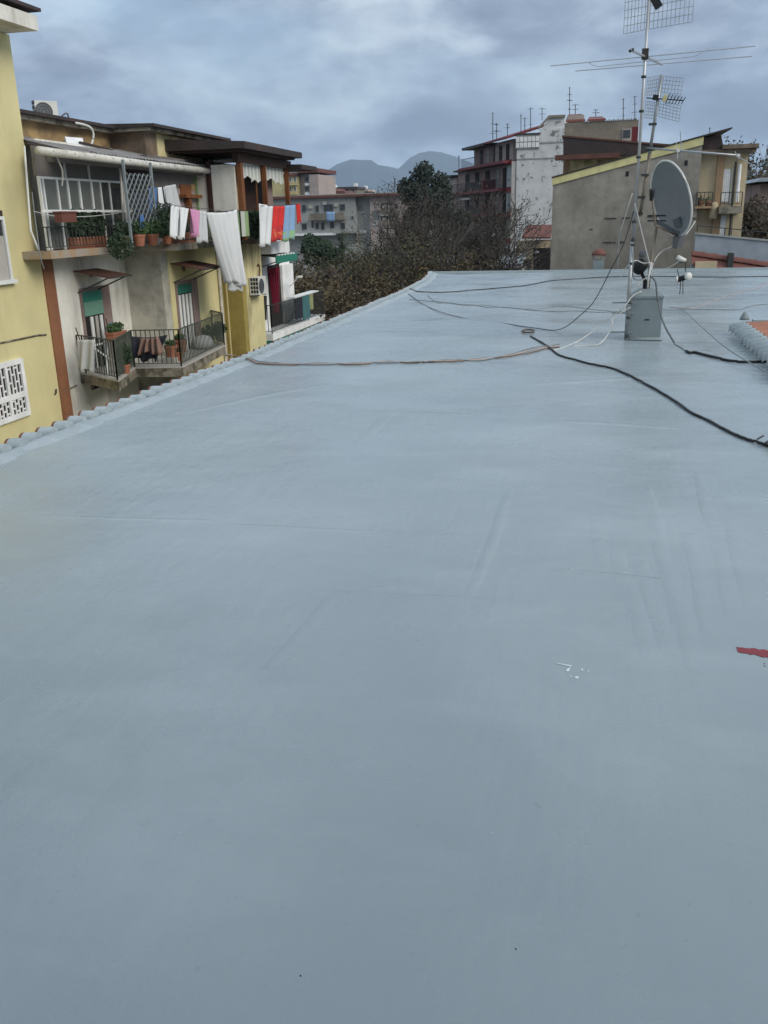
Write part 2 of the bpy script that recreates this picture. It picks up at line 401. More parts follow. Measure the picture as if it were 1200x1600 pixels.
tl.add([(0, math.cos(math.pi*i/ns)*.062, math.sin(math.pi*i/ns)*.058) for i in range(ns+1)], [tuple(range(ns+1))])
TILE = proto(tl, 'tile', ['tile_paint', 'tile_tip'], True)
y = -1.0
while y < YB-.1:
    up = .01*max(0, (y-26.3)/1.9)
    inst(TILE, 'tile', roof, (xe(y)-.045+random.uniform(-.015, .015), y, .02+up+random.uniform(-.008, .008)), (0, random.uniform(-.03, .03), random.uniform(-.05, .05)))
    y += .212+random.uniform(-.006, .006)
tr = MB(); gt_ = MB()
for (a, u), (b, v) in zip(_XE[:-1], _XE[1:]):
    a = max(a, -5); b = min(b, YB); u, v = xe(a), xe(b)
    tr.add([(u-.06, a, .022), (v-.06, b, .022), (v-.165, b, .015), (u-.165, a, .015)], [(3, 2, 1, 0)])
    gt_.prism([(u-.166, a, -.16), (u-.24, a, -.16), (u-.24, a, .0), (u-.166, a, .0)], (v-u, b-a, 0))
tr.build('tile_bed', 'trough_paint', roof); gt_.build('gutter', 'red_roof', roof)
bk = MB(); vs = []
bk.prism([(-4.70, YB-.10, -.01), (-4.70, YB-.03, .05), (-4.70, YB+.12, .055), (-4.70, YB+.12, -.2), (-4.70, YB-.02, -.2)], (18.70, 0, 0))
bk.build('back_coping', 'chimney_paint', roof)
# membrane laps: low ridges in the coat
lap = MB()
def lapline(a, b, w=.05, h=.004, n=30):
    a, b = Vector(a), Vector(b); d = (b-a).normalized(); s_ = Vector((-d.y, d.x, 0))*w/2; vs = []; fs = []
    for i in range(n+1):
        p = a.lerp(b, i/n)+s_*(.10*math.sin(i*.21+a.x*9)+random.uniform(-.03, .03)); p.z = roof_h(p.x, p.y); t = math.sin(math.pi*i/n)**.5
        vs += [p-s_-Vector((0, 0, .004)), p-s_*.5+Vector((0, 0, h*t)), p+s_*.5+Vector((0, 0, h*t)), p+s_-Vector((0, 0, .004))]
    for i in range(n):
        for k in range(3): fs.append((i*4+k, i*4+k+1, i*4+k+5, i*4+k+4))
    lap.add(vs, fs)
lapline(P(735,940,Z=0), P(800,765,Z=0), .10, .003); lapline(P(425,1050,Z=0), P(535,920,Z=0), .11, .0028)
lapline(P(360,818,Z=0), P(740,838,Z=0), .07, .003); lapline(P(500,925,Z=0), P(760,942,Z=0), .06, .003)
lapline(P(860,895,Z=0), P(1060,915,Z=0), .07, .003); lapline(P(40,800,Z=0), P(330,812,Z=0), .08, .003)
for (a, b) in (((1000,880),(1040,1030)), ((1075,840),(1110,1000)), ((1120,860),(1150,980)), ((960,850),(985,960)), ((1030,850),(1062,985)), ((985,900),(1010,1040)), ((1140,820),(1175,960)), ((1050,900),(1085,1060)), ((1010,760),(1030,850)), ((1090,740),(1120,850)), ((930,800),(950,900))):
    lapline(P(*a,Z=0), P(*b,Z=0), .13, .0022)
for (a, b) in (((560,690),(620,640)), ((830,600),(1010,590)), ((700,560),(820,590)), ((880,660),(1060,668)), ((300,640),(520,600)), ((520,640),(740,650))):
    lapline(P(*a,Z=0), P(*b,Z=0), .16, .005)
lap.build('membrane_lap', 'roof_membrane', roof, True)
def patch(name, m, pts, h=.003):
    mb = MB(); poly = []
    for px, py in pts:
        p = P(px, py, Z=0); p.z = roof_h(p.x, p.y)+.001; poly.append(p)
    mb.prism(poly, (0, 0, h)); return mb.build(name, m, roof)
rr0 = random.Random(3); tp = [(1150+i*5, 1018.5+i*.42+rr0.uniform(-1.1, 1.1)) for i in range(16)]; bt = [(1222-i*5, 1039.5-i*1.02+rr0.uniform(-1.3, 1.3)) for i in range(15)]
patch('red_paint_patch', 'red_mark', tp+bt, .0015)
mk = MB()
for pts in ([(865,1047),(868,1047),(893,1051),(891,1053)], [(884,1058),(891,1053),(889,1060),(885,1061)], [(906,1057),(911,1056),(910,1060)], [(897,1069),(903,1068),(904,1072),(899,1072)], [(917,1059),(920,1059),(919,1062)],
            [(890,1068),(893,1067),(892,1070)]):
    poly = [P(a, b, Z=0) for a, b in pts]
    for p in poly: p.z = roof_h(p.x, p.y)+.001
    mk.prism(poly, (0, 0, .0008))
tag(mk.build('paint_fleck', 'white_mark', roof), kind='stuff')
gr = MB()
for (a, b) in ((948,852),(1193,1044),(1194,1048),(888,893),(470,1528),(806,1485)):
    p = P(a, b, Z=0); p.z = roof_h(p.x, p.y); gr.lathe([(.002, 0), (.003 if a > 900 else .0018, .0015), (.001, .003)], p, 5)
tag(gr.build('grit', 'black_plastic', roof), kind='stuff')

# ------------------------------------------------------------ tiled kerb of the light well at the right
kx, ky0, ky1 = 2.02, 9.6, 13.7
t = thing('tiled_kerb', 'low whitewashed kerb edged with barrel tile ends around a terracotta slope', 'kerb', (kx+.5, 11.6, 0))
MB().prism([(kx+.12, ky0, -.02), (kx+.12, ky1, -.02), (kx+2.6, ky1, -.02), (kx+2.6, ky0, -.02)], (0, 0, .11)).build('base', 'edge_paint', t)
q = MB().prism([(kx+.16, ky0, .17), (kx+.30, ky0, .17), (kx+1.6, ky0, .29), (kx+1.6, ky0, .09), (kx+.16, ky0, .09)], (0, ky1-ky0-.12, 0)); q.build('slope', 'terracotta', t)
MB().box(kx+.115, kx+.26, ky0, ky1, .09, .165).build('coping', 'tile_paint', t)
MB().box(kx+.26, kx+2.6, ky1-.14, ky1, .09, .20).build('coping', 'tile_paint', t)
kt = MB(); ns = 6; vs = []; fs = []
for tt in (-.09, .12):
    for i in range(ns+1):
        an = math.pi*i/ns; vs.append((-tt, math.cos(an)*.048, math.sin(an)*.085-.45*max(tt, 0)))
vs += [(0, 0, -.02), (-.13, 0, -.075)]
for i in range(ns): fs += [(i, i+1, ns+1+i+1, ns+1+i), (ns+1+i, ns+1+i+1, 2*ns+3)]
kt.add(vs, fs)
KT = proto(kt, 'tile', 'tile_paint', True)
for i in range(int((ky1-ky0)/.27)): inst(KT, 'tile', t, (kx+.05, ky0+.1+i*.27, .115), (0, random.uniform(-.06, .06), random.uniform(-.08, .08)))
MB().lathe([(.07, 0), (.06, .03), (.035, .08), (.012, .11)], (P(1190,522,Z=.17).x, ky1-.07, .195), 10).build('finial', 'chimney_paint', t, True)

# ------------------------------------------------------------ chimney box
CX0, CX1, CY0, CY1 = .585, .985, 12.99, 13.42
t = thing('chimney', 'squat grey painted chimney box standing on the roof, mast clamped beside it', 'chimney', ((CX0+CX1)/2, 13.2, 0))
MB().prism([(CX0-.01, CY0-.01, -.02), (CX1+.01, CY0-.01, -.02), (CX1+.01, CY1+.01, -.02), (CX0-.01, CY1+.01, -.02)], (0, 0, .57)).build('body', 'chimney_paint', t)
cp = MB(); z0 = .552
cp.add([(CX0-.02,CY0-.02,z0),(CX1+.02,CY0-.02,z0),(CX1+.02,CY1+.02,z0),(CX0-.02,CY1+.02,z0),(CX0-.02,CY0-.02,z0+.03),(CX1+.02,CY0-.02,z0+.03),(CX1+.02,CY1+.02,z0+.03),(CX0-.02,CY1+.02,z0+.03),
        (CX0+.12,CY0+.16,z0+.12),(CX1-.12,CY0+.16,z0+.12),(CX1-.12,CY1-.13,z0+.12),(CX0+.12,CY1-.13,z0+.12)],
       [(3,2,1,0),(0,1,5,4),(1,2,6,5),(2,3,7,6),(3,0,4,7),(4,5,9,8),(5,6,10,9),(6,7,11,10),(7,4,8,11),(8,9,10,11)])
cp.build('cap', 'chimney_paint', t)
sk = MB(); e_ = .035
sk.add([(CX0-e_,CY0-e_,-.005),(CX1+e_,CY0-e_,-.005),(CX1+e_,CY1+e_,-.005),(CX0-e_,CY1+e_,-.005),(CX0-.012,CY0-.012,.03),(CX1+.012,CY0-.012,.03),(CX1+.012,CY1+.012,.03),(CX0-.012,CY1+.012,.03)], [(0,1,5,4),(1,2,6,5),(2,3,7,6),(3,0,4,7)])
sk.build('fillet', 'chimney_paint', t, True)
MB().box(.77, .835, CY0-.018, CY0-.008, .262, .275).build('slot', 'black_plastic', t)

# ------------------------------------------------------------ masts, antennas, dish
MX, MY = .545, 12.93
t = thing('antenna_mast', 'tall galvanised mast beside the chimney carrying long rod and grid antennas', 'antenna', (MX, MY, 0))
MB().tube([(MX-.01, MY, 0), (MX, MY, 1.3)], .024, 10).build('pole', 'galvanised', t, True)
MB().tube([(MX+.012, MY, 1.2), (MX+.03, MY, 4.62)], .019, 10).build('pole', 'aluminium', t, True)
for z in (.05, .30, .5, 1.02, 1.26, 1.32, 1.55, 2.35, 2.9, 3.3): MB().lathe([(.03, -.015), (.033, 0), (.03, .015)], (MX+.006*z, MY, z), 8).build('clamp', 'iron', t)
for z in (.10, .36, .50): MB().bar((MX-.22, MY+.03, z), (CX0+.03, MY+.05, z), .016, .022).build('bracket', 'galvanised', t)
def grid_panel(o, u, v, nu, nv, r=.0035):
    mb = MB(); o, u, v = Vector(o), Vector(u), Vector(v)
    for i in range(nu+1): mb.tube([o+u*(i/nu), o+u*(i/nu)+v], r, 4)
    for j in range(nv+1): mb.tube([o+v*(j/nv), o+v*(j/nv)+u], r, 4)
    return mb
ga = MB().tube([(MX+.03, MY-.25, 4.22), (MX+.03, MY+.12, 4.22)], .012, 6).build('grid_antenna', 'aluminium', t)
grid_panel((MX+.03, MY+.02, 3.84), (-.29, -.16, -.06), (0, 0, .78), 7, 9).build('reflector', 'galvanised', ga)
grid_panel((MX+.05, MY+.02, 3.84), (.50, -.12, .03), (0, 0, .78), 10, 9).build('reflector', 'galvanised', ga)
MB().bar(P(1018,-10,Y=MY-.2), P(1030,12,Y=MY-.2), .05, .09).build('dipole', 'black_plastic', ga)
fa = MB().bar(P(985,78,Y=12.62), P(1035,101,Y=13.28), .026, .02).build('rod_antenna', 'aluminium', t)
a, b = P(860,103,Y=12.93), P(1180,72,Y=12.98); MB().tube([a, b], .006, 6).build('rod', 'aluminium', fa)
a, b = P(899,111,Y=13.25), P(1175,88,Y=13.3); MB().tube([a, b], .006, 6).build('rod', 'aluminium', fa)
MB().tube([P(q[0], q[1], Y=12.95) for q in ((921,98),(926,102),(936,104),(1000,97),(1080,89),(1088,87),(1098,82))], .004, 5).build('folded_rod', 'aluminium', fa)
MB().box(MX-.02, MX+.06, MY-.04, MY+.04, 3.50, 3.62).build('clamp_block', 'dark_tar', fa)
MB().bar(P(984,80,Y=12.62), P(989,77,Y=12.66), .03).build('end_cap', 'black_plastic', fa)

LP0, LP1 = P(1000,338,Y=13.0), P(1034,117,Y=13.08)
t = thing('antenna_mast', 'shorter leaning pole clamped to the tall mast with striped yagi and wire grid', 'antenna', LP0)
MB().tube([LP0, LP0.lerp(LP1, .45)], .023, 8).build('pole', 'rusty_pole', t, True)
MB().tube([LP0.lerp(LP1, .45), LP1], .020, 8).build('pole', 'galvanised', t, True)
for k in (.02, .14, .30, .48, .66): p = LP0.lerp(LP1, k); MB().bar(p+Vector((-.07, -.03, 0)), p+Vector((.03, -.03, 0)), .03, .03).build('clamp', 'iron', t)
c = P(1025,153,Y=13.06); d = P(1068,157,Y=12.98)-c
yb = MB().tube([P(1010,153,Y=13.08), c+d], .008, 6).build('yagi_boom', 'black_plastic', t)
MB().bar(P(1020,152,Y=13.05), P(1029,153,Y=13.05), .05, .06).build('junction_box', 'black_plastic', yb)
MB().bar(P(1036,153,Y=13.03), P(1042,154,Y=13.03), .045, .075).build('striped_collar', 'lime_fascia', yb)
for k in range(6):
    p = c+d*(.42+.58*k/5); w = .055-.004*k; di = MB()
    di.bar(p+Vector((-.02, -w, -w)), p+Vector((.02, w, w)), .007); di.bar(p+Vector((.02, -w, w)), p+Vector((-.02, w, -w)), .007); di.build('director', 'black_plastic', yb)
for (o, u, v) in ((P(1037,119,Y=13.1), P(1068,122,Y=13.02)-P(1037,119,Y=13.1), P(1032,150,Y=13.1)-P(1037,119,Y=13.1)),
                  (P(1032,157,Y=13.1), P(1064,165,Y=13.02)-P(1032,157,Y=13.1), P(1029,182,Y=13.1)-P(1032,157,Y=13.1)),
                  (P(1012,121,Y=13.02), P(1030,118,Y=13.1)-P(1012,121,Y=13.02), P(1009,150,Y=13.02)-P(1012,121,Y=13.02)),
                  (P(1009,158,Y=13.02), P(1026,160,Y=13.1)-P(1009,158,Y=13.02), P(1007,184,Y=13.02)-P(1009,158,Y=13.02))):
    grid_panel(o, u, v, 6, 5, .0028).build('reflector', 'galvanised', t)

a, b = P(1004,231,Y=13.02), P(1156,243,Y=12.6)
t = thing('antenna_boom', 'thin horizontal yagi antenna boom reaching right above the satellite dish', 'antenna', a)
MB().tube([a, b], .013, 7).build('boom', 'galvanised', t, True)
for k, h in ((.38, .11), (.985, .06)):
    p = a.lerp(b, k); MB().tube([p-Vector((.02, .25, h)), p+Vector((-.01, .25, h))], .004, 5).build('element', 'aluminium', t)
    MB().bar(p-Vector((.02, 0, 0)), p+Vector((.02, 0, 0)), .035).build('element_clip', 'white_plastic', t)
MB().tube([P(1063,205,Y=12.86), P(1065,247,Y=12.86)], .006, 5).build('element', 'aluminium', t)
MB().tube([P(1150,243,Y=12.6), P(1176,258,Y=12.5)], .005, 5).build('element', 'aluminium', t)
MB().bar(a-Vector((.05, 0, 0)), a+Vector((.05, 0, 0)), .05).build('clamp', 'iron', t)

# satellite dish on its own pole on the chimney cap
DC = P(1048,311,Y=13.25); dn = Vector((-.84, -.45, -.27)).normalized()
t = thing('satellite_dish', 'grey offset satellite dish on a pole above the chimney, feed arm at its front', 'satellite dish', (.80, 13.17, .67))
du = Vector((0, 0, 1)); du = (du-dn*du.dot(dn)).normalized(); dw = dn.cross(du).normalized()
du, dw = du*math.cos(.07)+dw*math.sin(.07), dw*math.cos(.07)-du*math.sin(.07)
def dish_pt(r, a, off=0): return DC + du*(.50*r*math.sin(a)) + dw*(.455*r*math.cos(a)) + dn*(.11*(r*r-1)+off)
ds = MB(); nr, na = 10, 40; vs = []; fs = []
for side, off in ((0, 0), (1, -.014)):
    for i in range(nr+1):
        for k in range(na): vs.append(dish_pt(i/nr, 2*math.pi*k/na, off))
B = (nr+1)*na
for i in range(nr):
    for k in range(na):
        k2 = (k+1) % na; fs.append((i*na+k, (i+1)*na+k, (i+1)*na+k2, i*na+k2)); fs.append((B+i*na+k2, B+(i+1)*na+k2, B+(i+1)*na+k, B+i*na+k))
ds.add(vs, fs); refl = ds.build('reflector', 'dish_grey', t, True)
MB().tube([dish_pt(1.0, 2*math.pi*k/40, -.004) for k in range(41)], .013, 6, False).build('rim', 'white_plastic', refl, True)
lnb = P(1018,299,Y=12.86); low = dish_pt(.98, -math.pi/2)
MB().bar(low-dn*.05, dish_pt(.55, -math.pi/2+.15, .03), .16, .03, dn).build('foot_plate', 'grey_plastic', t)
MB().prism([low-dw*.09-dn*.06, low+dw*.09-dn*.06, low+dw*.07-du*.14, low-dw*.03-du*.16], dn*.09).build('foot_bracket', 'grey_plastic', t)
MB().tube([low+dn*.02, P(1024,352,Y=12.95), lnb], [.017, .017, .014], 6).build('feed_arm', 'rusty_pole', t, True)
MB().tube([P(1017,314,Y=12.86), P(1018,309,Y=12.86), P(1019,300,Y=12.86), P(1019,295,Y=12.86)], [.018, .026, .034, .036], 10).build('feed_horn', 'black_plastic', t, True)
MB().tube([(.80, 13.17, .64), (.815, 13.2, 1.0), P(1027,345,Y=13.25)], .022, 8).build('pole', 'rusty_pole', t, True)
for py in (337, 345): MB().bar(P(1012,py,Y=13.15), P(1040,py,Y=13.3), .014, .02).build('clamp', 'iron', t)
MB().bar(P(1024,345,Y=13.25), low-dn*.03, .05, .05).build('mount', 'grey_plastic', t)

# black floodlight-like housing and the twin feed hanging from cables
t = thing('antenna_amplifier', 'bulky black plastic housing hung between mast and chimney cap', 'amplifier', P(1002,440,Y=13.3))
MB().lathe([(.03, -.10), (.085, -.07), (.10, 0), (.085, .08), (.05, .11)], P(999,417,Y=13.25), 12, (.55, -.3, .55)).build('housing', 'black_plastic', t, True)
MB().lathe([(.045, 0), (.05, .05), (.04, .09)], P(1003,402,Y=13.25), 10, (0, 0, 1)).build('lid', 'grey_plastic', t, True)
MB().tube([P(1002,425,Y=13.25), P(1008,440,Y=13.2), (.76, 13.16, .66)], .03, 8).build('stem', 'black_plastic', t, True)
t = thing('twin_feed', 'black twin feed with round white caps dangling in straps right of the chimney', 'antenna feed', P(1067,440,Y=13.1))
MB().tube([P(1056,437,Y=13.1), P(1059,437,Y=13.1)], .045, 10).build('cap', 'white_plastic', t, True)
MB().tube([P(1059,437,Y=13.1), P(1072,433,Y=13.08)], .038, 10).build('body', 'black_plastic', t, True)
MB().lathe([(.02, 0), (.052, .004), (.055, .03), (.04, .05)], P(1074,432,Y=13.08), 14, (.5, -.85, 0)).build('cap', 'white_plastic', t, True)
MB().tube([P(1071,424,Y=13.1), P(1071,409,Y=13.1), P(1061,410,Y=13.1)], .009, 6).build('hanger', 'iron', t)
MB().tube([P(1058,421,Y=13.1), P(1061,432,Y=13.1)], .006, 5).build('strap', 'black_plastic', t)
for a, b, c_ in ((1063,447,1062), (1067,449,1067)): MB().tube([P(a, 436, Y=13.1), P(a, b, Y=13.1), P(c_, 460, Y=13.1)], .006, 5).build('strap', 'black_plastic', t)
MB().tube([P(1058,401,Y=13.1), P(1064,405,Y=13.1), P(1072,407,Y=13.1)], [.03, .035, .02], 9).build('feed_neck', 'white_plastic', t, True)

# ------------------------------------------------------------ cables
def cable(label, m, r, pts, ground=True, name='cable', n=6, lift=0.):
    out = []
    for p in spline(pts, n):
        if ground: p = Vector((p.x, p.y, roof_h(p.x, p.y)+r*.9+lift+abs(random.gauss(0, .003))+max(0, min(.036, .26*(xe(p.y)+.15-p.x)))))
        out.append(p)
    o = MB().tube(out, r, 6).build(name, m, None, True)
    return tag(o, label, 'cable')
Z = lambda L: [P(a, b, Z=0) for a, b in L]
cable('thick black cable snaking from the small coil to the right side of the roof', 'black_plastic', .0115,
      Z([(829,527),(842,536),(860,547),(875,556),(900,562),(920,567),(945,572),(960,576),(982,587),(1004,599),(1030,612),(1055,626),(1082,644),(1105,655),(1130,670),(1150,681),(1172,690),(1200,699),(1240,712)]))
co = MB()
for k in range(2): co.tube([P(825,519,Z=0)+Vector((.085*math.cos(a*.42)*(1+.1*k), .16*math.sin(a*.42)*(1+.1*k), .012+.010*k)) for a in range(16)], .0075, 6)
tag(co.build('cable_coil', 'cable_brown', None, True), 'small coiled ring of cable lying at the start of the thick black cable', 'cable coil')
tw = MB()
for (a, b) in (((1193,700),(1206,694)), ((1196,697),(1203,707)), ((1183,692),(1192,690))): tw.tube([P(*a,Z=0)+Vector((0,0,.03)), P(*b,Z=0)+Vector((0,0,.045))], .007, 5)
tag(tw.build('cable_tie', 'black_plastic', None), 'twisted wire ends tied round the thick black cable at the right border', 'cable tie')
pk = [('cable_pink', 0, 'pale pinkish strand of the long wire bundle crossing from the left roof edge'), ('cable_brown', 3, 'brown twisted strand of the long wire bundle crossing from the left roof edge'), ('cable_grey', -3, 'grey strand of the long wire bundle crossing from the left roof edge')]
for m_, dy, lb in pk:
    cable(lb, m_, .0075, Z([(352,560+dy*.3),(372,563),(400,568+dy*.5),(450,571+dy*.3),(500,571-dy*.3),(560,572+dy*.4),(600,570-dy*.3),(640,571+dy*.2),(668,570),(710,568+dy*.5),(745,566-dy*.4),(790,559+dy*.4),(830,550+dy),(858,545+dy*.5),(875,543+dy)]), lift=.004)
for p_ in ((644,570),(669,570)):
    q = P(*p_, Z=0); MB_ = MB().bar(q+Vector((-.07, 0, .018)), q+Vector((.07, .01, .018)), .03, .03)
    tag(MB_.build('cable_joint', 'black_plastic', None), 'black taped joint %s on the long wire bundle' % ('nearer the left edge' if p_[0] < 650 else 'nearer the coil'), 'cable joint')
cable('dark cable running along the far side of the roof behind the chimney', 'black_plastic', .0105,
      Z([(628,449),(640,454),(660,457),(690,457),(730,454),(780,450),(820,446),(860,440),(900,437),(940,434.5),(985,434),(1080,433),(1140,433),(1205,432)]))
cable('thin dark wire sagging across the roof and rising to the mast', 'iron', .006,
      [P(a, b, Z=.01) for a, b in ((630,453),(645,464),(662,476),(690,488),(720,496),(750,502),(780,504),(810,509),(840,513),(866,516))] + [P(885,510,Y=13.6), P(905,494,Y=13.4), P(925,475,Y=13.2), P(940,450,Y=13.1), P(955,420,Y=13.0), P(975,380,Y=12.95), P(990,330,Y=12.93)], ground=False)
cable('faint grey wire lying in waves across the far half of the roof', 'cable_grey', .006,
      Z([(640,468),(665,470),(690,472),(715,475),(740,476),(765,480),(790,479),(830,485),(870,487),(900,486),(940,488),(985,486),(1045,486),(1090,486),(1150,487),(1165,483),(1182,479),(1210,477)]))
cable('second faint wire curling over the far half of the roof', 'cable_grey', .005,
      Z([(668,462),(684,473),(700,474),(728,477),(760,476),(800,481),(840,483),(880,478),(920,483),(975,488)]))
cable('pale thin wire curving up to the right border near the far edge', 'cable_pink', .006, Z([(1045,480),(1066,483),(1082,483),(1105,476),(1140,461),(1170,453),(1190,446),(1210,437)]))
cable('straight thin grey wire stretched diagonally towards the tiled kerb', 'cable_grey', .007,
      [P(1064,481,Z=.04), P(1090,505,Z=.1), P(1130,540,Z=.09), P(1172,567,Z=.06), P(1215,590,Z=.02)], ground=False)
cable('thick black taped cable end running to the right border below the kerb', 'black_plastic', .016, Z([(1072,549),(1078,552),(1085,551),(1100,555),(1125,561),(1150,565),(1175,565.5),(1210,564)]))
cable('dark grey cable hanging from the chimney cap down onto the roof', 'grey_plastic', .012,
      [P(1014,430,Y=13.0), P(1024,440,Y=12.9), P(1027,465,Y=12.85), P(1032,490,Y=12.75), P(1040,512,Y=12.6), P(1054,536,Z=.015)], ground=False)
cable('light wire joining the hanging cable to the black taped end', 'cable_grey', .006, Z([(1054,536),(1064,542),(1074,550)]))
cable('white cable sweeping from the chimney cap down to the left across the roof', 'cable_white', .0075,
      [P(1012,448,Y=13.2), P(1003,455,Y=13.1), P(988,463,Y=12.9), P(975,480,Y=12.8), P(955,495,Y=12.9), P(930,515,Y=12.9), P(905,532,Z=.02), P(880,543,Z=.012), P(862,548,Z=.012)], ground=False)
cable('second white cable looping to the roof left of the chimney', 'cable_white', .008,
      [P(985,480,Y=12.85), P(958,497,Y=12.85), P(957,507,Y=12.8), P(948,525,Y=12.75), P(935,538,Z=.02), P(915,540,Z=.012), P(895,541,Z=.012)], ground=False)
cable('white rope tied from the mast down to the chimney cap', 'cable_white', .0075, [P(992,318,Y=12.9), P(1002,360,Y=12.95), P(1012,400,Y=13.05), P(1019,425,Y=13.05)], ground=False)
cable('pale rope slanting from the mast to a hook at its left', 'cable_white', .007, [P(988,302,Y=12.9), P(978,335,Y=13.0), P(970,360,Y=13.1)], ground=False)
cable('white cable drooping from right of the dish to the chimney cap', 'cable_white', .008, [P(1086,346,Y=13.6), P(1072,366,Y=13.5), P(1050,385,Y=13.4), P(1035,392,Y=13.3), P(1022,408,Y=13.2), P(1016,430,Y=13.15)], ground=False)
cable('white cable leading from the twin feed to the chimney cap', 'cable_white', .0075, [P(1062,408,Y=13.1), P(1045,418,Y=13.15), P(1020,430,Y=13.15), P(1005,437,Y=13.15), P(996,448,Y=13.1)], ground=False)
cable('white cable arching over the black housing to the mast', 'cable_white', .0075, [P(1018,410,Y=13.1), P(1005,411,Y=13.05), P(994,407,Y=13.0), P(984,412,Y=12.95), P(976,422,Y=12.95), P(970,433,Y=12.95)], ground=False)
cable('grey cable curling down beside the mast foot', 'cable_grey', .010, [P(987,385,Y=12.9), P(989,405,Y=12.85), P(988,425,Y=12.85), P(992,436,Y=12.9), P(1002,437,Y=13.0)], ground=False)
cable('short white rope hanging from the chimney cap onto its body', 'cable_white', .012, [P(1018,410,Y=13.0), P(1014,430,Y=12.95), P(1012,450,Y=12.96)], ground=False)
cable('thin bracing wire hung left of the mast down to the roof', 'galvanised', .008, [P(970,358,Y=13.1), P(967,380,Y=13.1), P(965,420,Y=13.1)], ground=False)

# ============================================================ LEFT: yellow corner building
XA, XSA, XB, XSB, XC, XCS = -12.2, -11.5, -11.15, -10.45, -10.5, -9.9
YJ = 18.98                                 # joint of the yellow building and its neighbour
t = thing('yellow_building', 'plain yellow plastered building with eaves and white grille window, cut by the border', 'building', (-16, 12, -11))
ev_y, ev_z = P(60,46,X=-11.45).y, P(60,46,X=-11.45).z
bx('wall', 'yellow_plaster', t, -22, XA, 4, YJ, -11, 5.55)
ev = MB().prism([(-22.4, ev_y, 5.56), (-11.45, ev_y, 5.56), (-11.45, ev_y, 5.84), (-22.4, ev_y, 5.92)], (0, -15.5, 0)); ev.build('eaves', 'white_plaster', t)
bx('roof', 'dark_tar', t, -22.5, -11.38, 3.4, ev_y+.08, 5.925, 5.99)
bx('pilaster', 'brown_paint', t, XA-.02, XA+.035, YJ+.002, YJ+.42, -11, .95)
lg = MB()
pl = [P(a, b, X=XA+.01) for a, b in ((-60,548),(0,536),(30,530),(58,524),(72,523))]
lg.tube(pl, .022, 5); lg.build('wall_cable', 'mossy_concrete', t)
lg = MB().tube([P(88,608,X=XA+.04), P(88,614,X=XA+.05), P(86,616,X=XA+.02)], .02, 5); lg.build('hook', 'iron', t)
# cement grille window: frame, two upright fields of staggered bars over a lower pair
def grille(y0, y1, z0, z1):
    w = MB(); e = .11
    x0, x1 = XA+.002, XA+.06
    w.box(x0, x1, y0, y0+e, z0, z1); w.box(x0, x1, y1-e, y1, z0, z1)
    w.box(x0, x1, y0+e, y1-e, z1-e, z1); w.box(x0, x1, y0+e, y1-e, z0, z0+e)
    ym = (y0+y1)/2; zm = z0+(z1-z0)*.39
    w.box(x0, x1, y0+e, y1-e, zm-.06, zm+.06); w.box(x0, x1, ym-.045, ym+.045, z0+e, zm-.06); w.box(x0, x1, ym-.045, ym+.045, zm+.06, z1-e)
    fr = w.build('grille_window', 'clean_white', t)
    MB().box(XA+.001, XA+.012, y0+e, y1-e, z0+e, z1-e).build('pane', 'dark_inside', fr)
    for (za, zb) in ((z0+e, zm-.06), (zm+.06, z1-e)):
        for (ya, yb) in ((y0+e, ym-.045), (ym+.045, y1-e)):
            nb = 4
            for k in range(1, nb):
                y = ya+(yb-ya)*k/nb
                MB().box(XA+.02, XA+.045, y-.017, y+.017, za, zb).build('bar', 'clean_white', fr)
            for k in range(nb):
                a_, b_ = ya+(yb-ya)*k/nb+.022, ya+(yb-ya)*(k+1)/nb-.022
                nz = max(2, round((zb-za)/.5))
                for j in range(nz):
                    z = za+(zb-za)*(j+(.35 if k % 2 else .8))/nz
                    MB().box(XA+.022, XA+.043, a_, b_, z-.018, z+.018).build('rung', 'clean_white', fr)
g0, g1 = P(0,568,X=XA), P(44,648,X=XA); gt = P(33,558,X=XA)
grille(g0.y-.55, P(38,600,X=XA).y, g1.z, (g0.z+gt.z)/2)
# glazed window above it
wy, wz0, wz1 = P(12,400,X=XA).y, P(12,437,X=XA).z, P(2,338,X=XA).z
fr = MB(); x0, x1 = XA+.002, XA+.06; y0 = wy-1.1
fr.box(x0, x1, wy-.07, wy, wz0, wz1); fr.box(x0, x1, y0, y0+.07, wz0, wz1); fr.box(x0, x1, y0+.07, wy-.07, wz1-.07, wz1); fr.box(x0, x1+.06, y0-.05, wy+.05, wz0-.08, wz0)
f_ = fr.build('window', 'white_frame', t); MB().box(XA+.001, XA+.02, y0+.07, wy-.07, wz0, wz1-.07).build('pane', 'dark_glass', f_)
MB().box(XA+.02, XA+.03, y0+.07, wy-.09, wz0, wz0+.9).build('curtain', 'shutter_grey', f_)
MB().box(XA+.002, XA+.03, y0, wy, wz1+.002, wz1+.12).build('lintel', 'dark_tar', f_)
p = P(0,12,X=-12.6)
tk = MB().lathe([(.55, 0), (.6, .05), (.6, 1.2), (.5, 1.35), (.2, 1.4)], (-12.9, P(2,10,X=-12.9).y-.45, 5.992), 18).build('water_tank', 'black_plastic', None, True)
tag(tk, 'black water tank standing on the yellow building roof, at the top border', 'water tank')

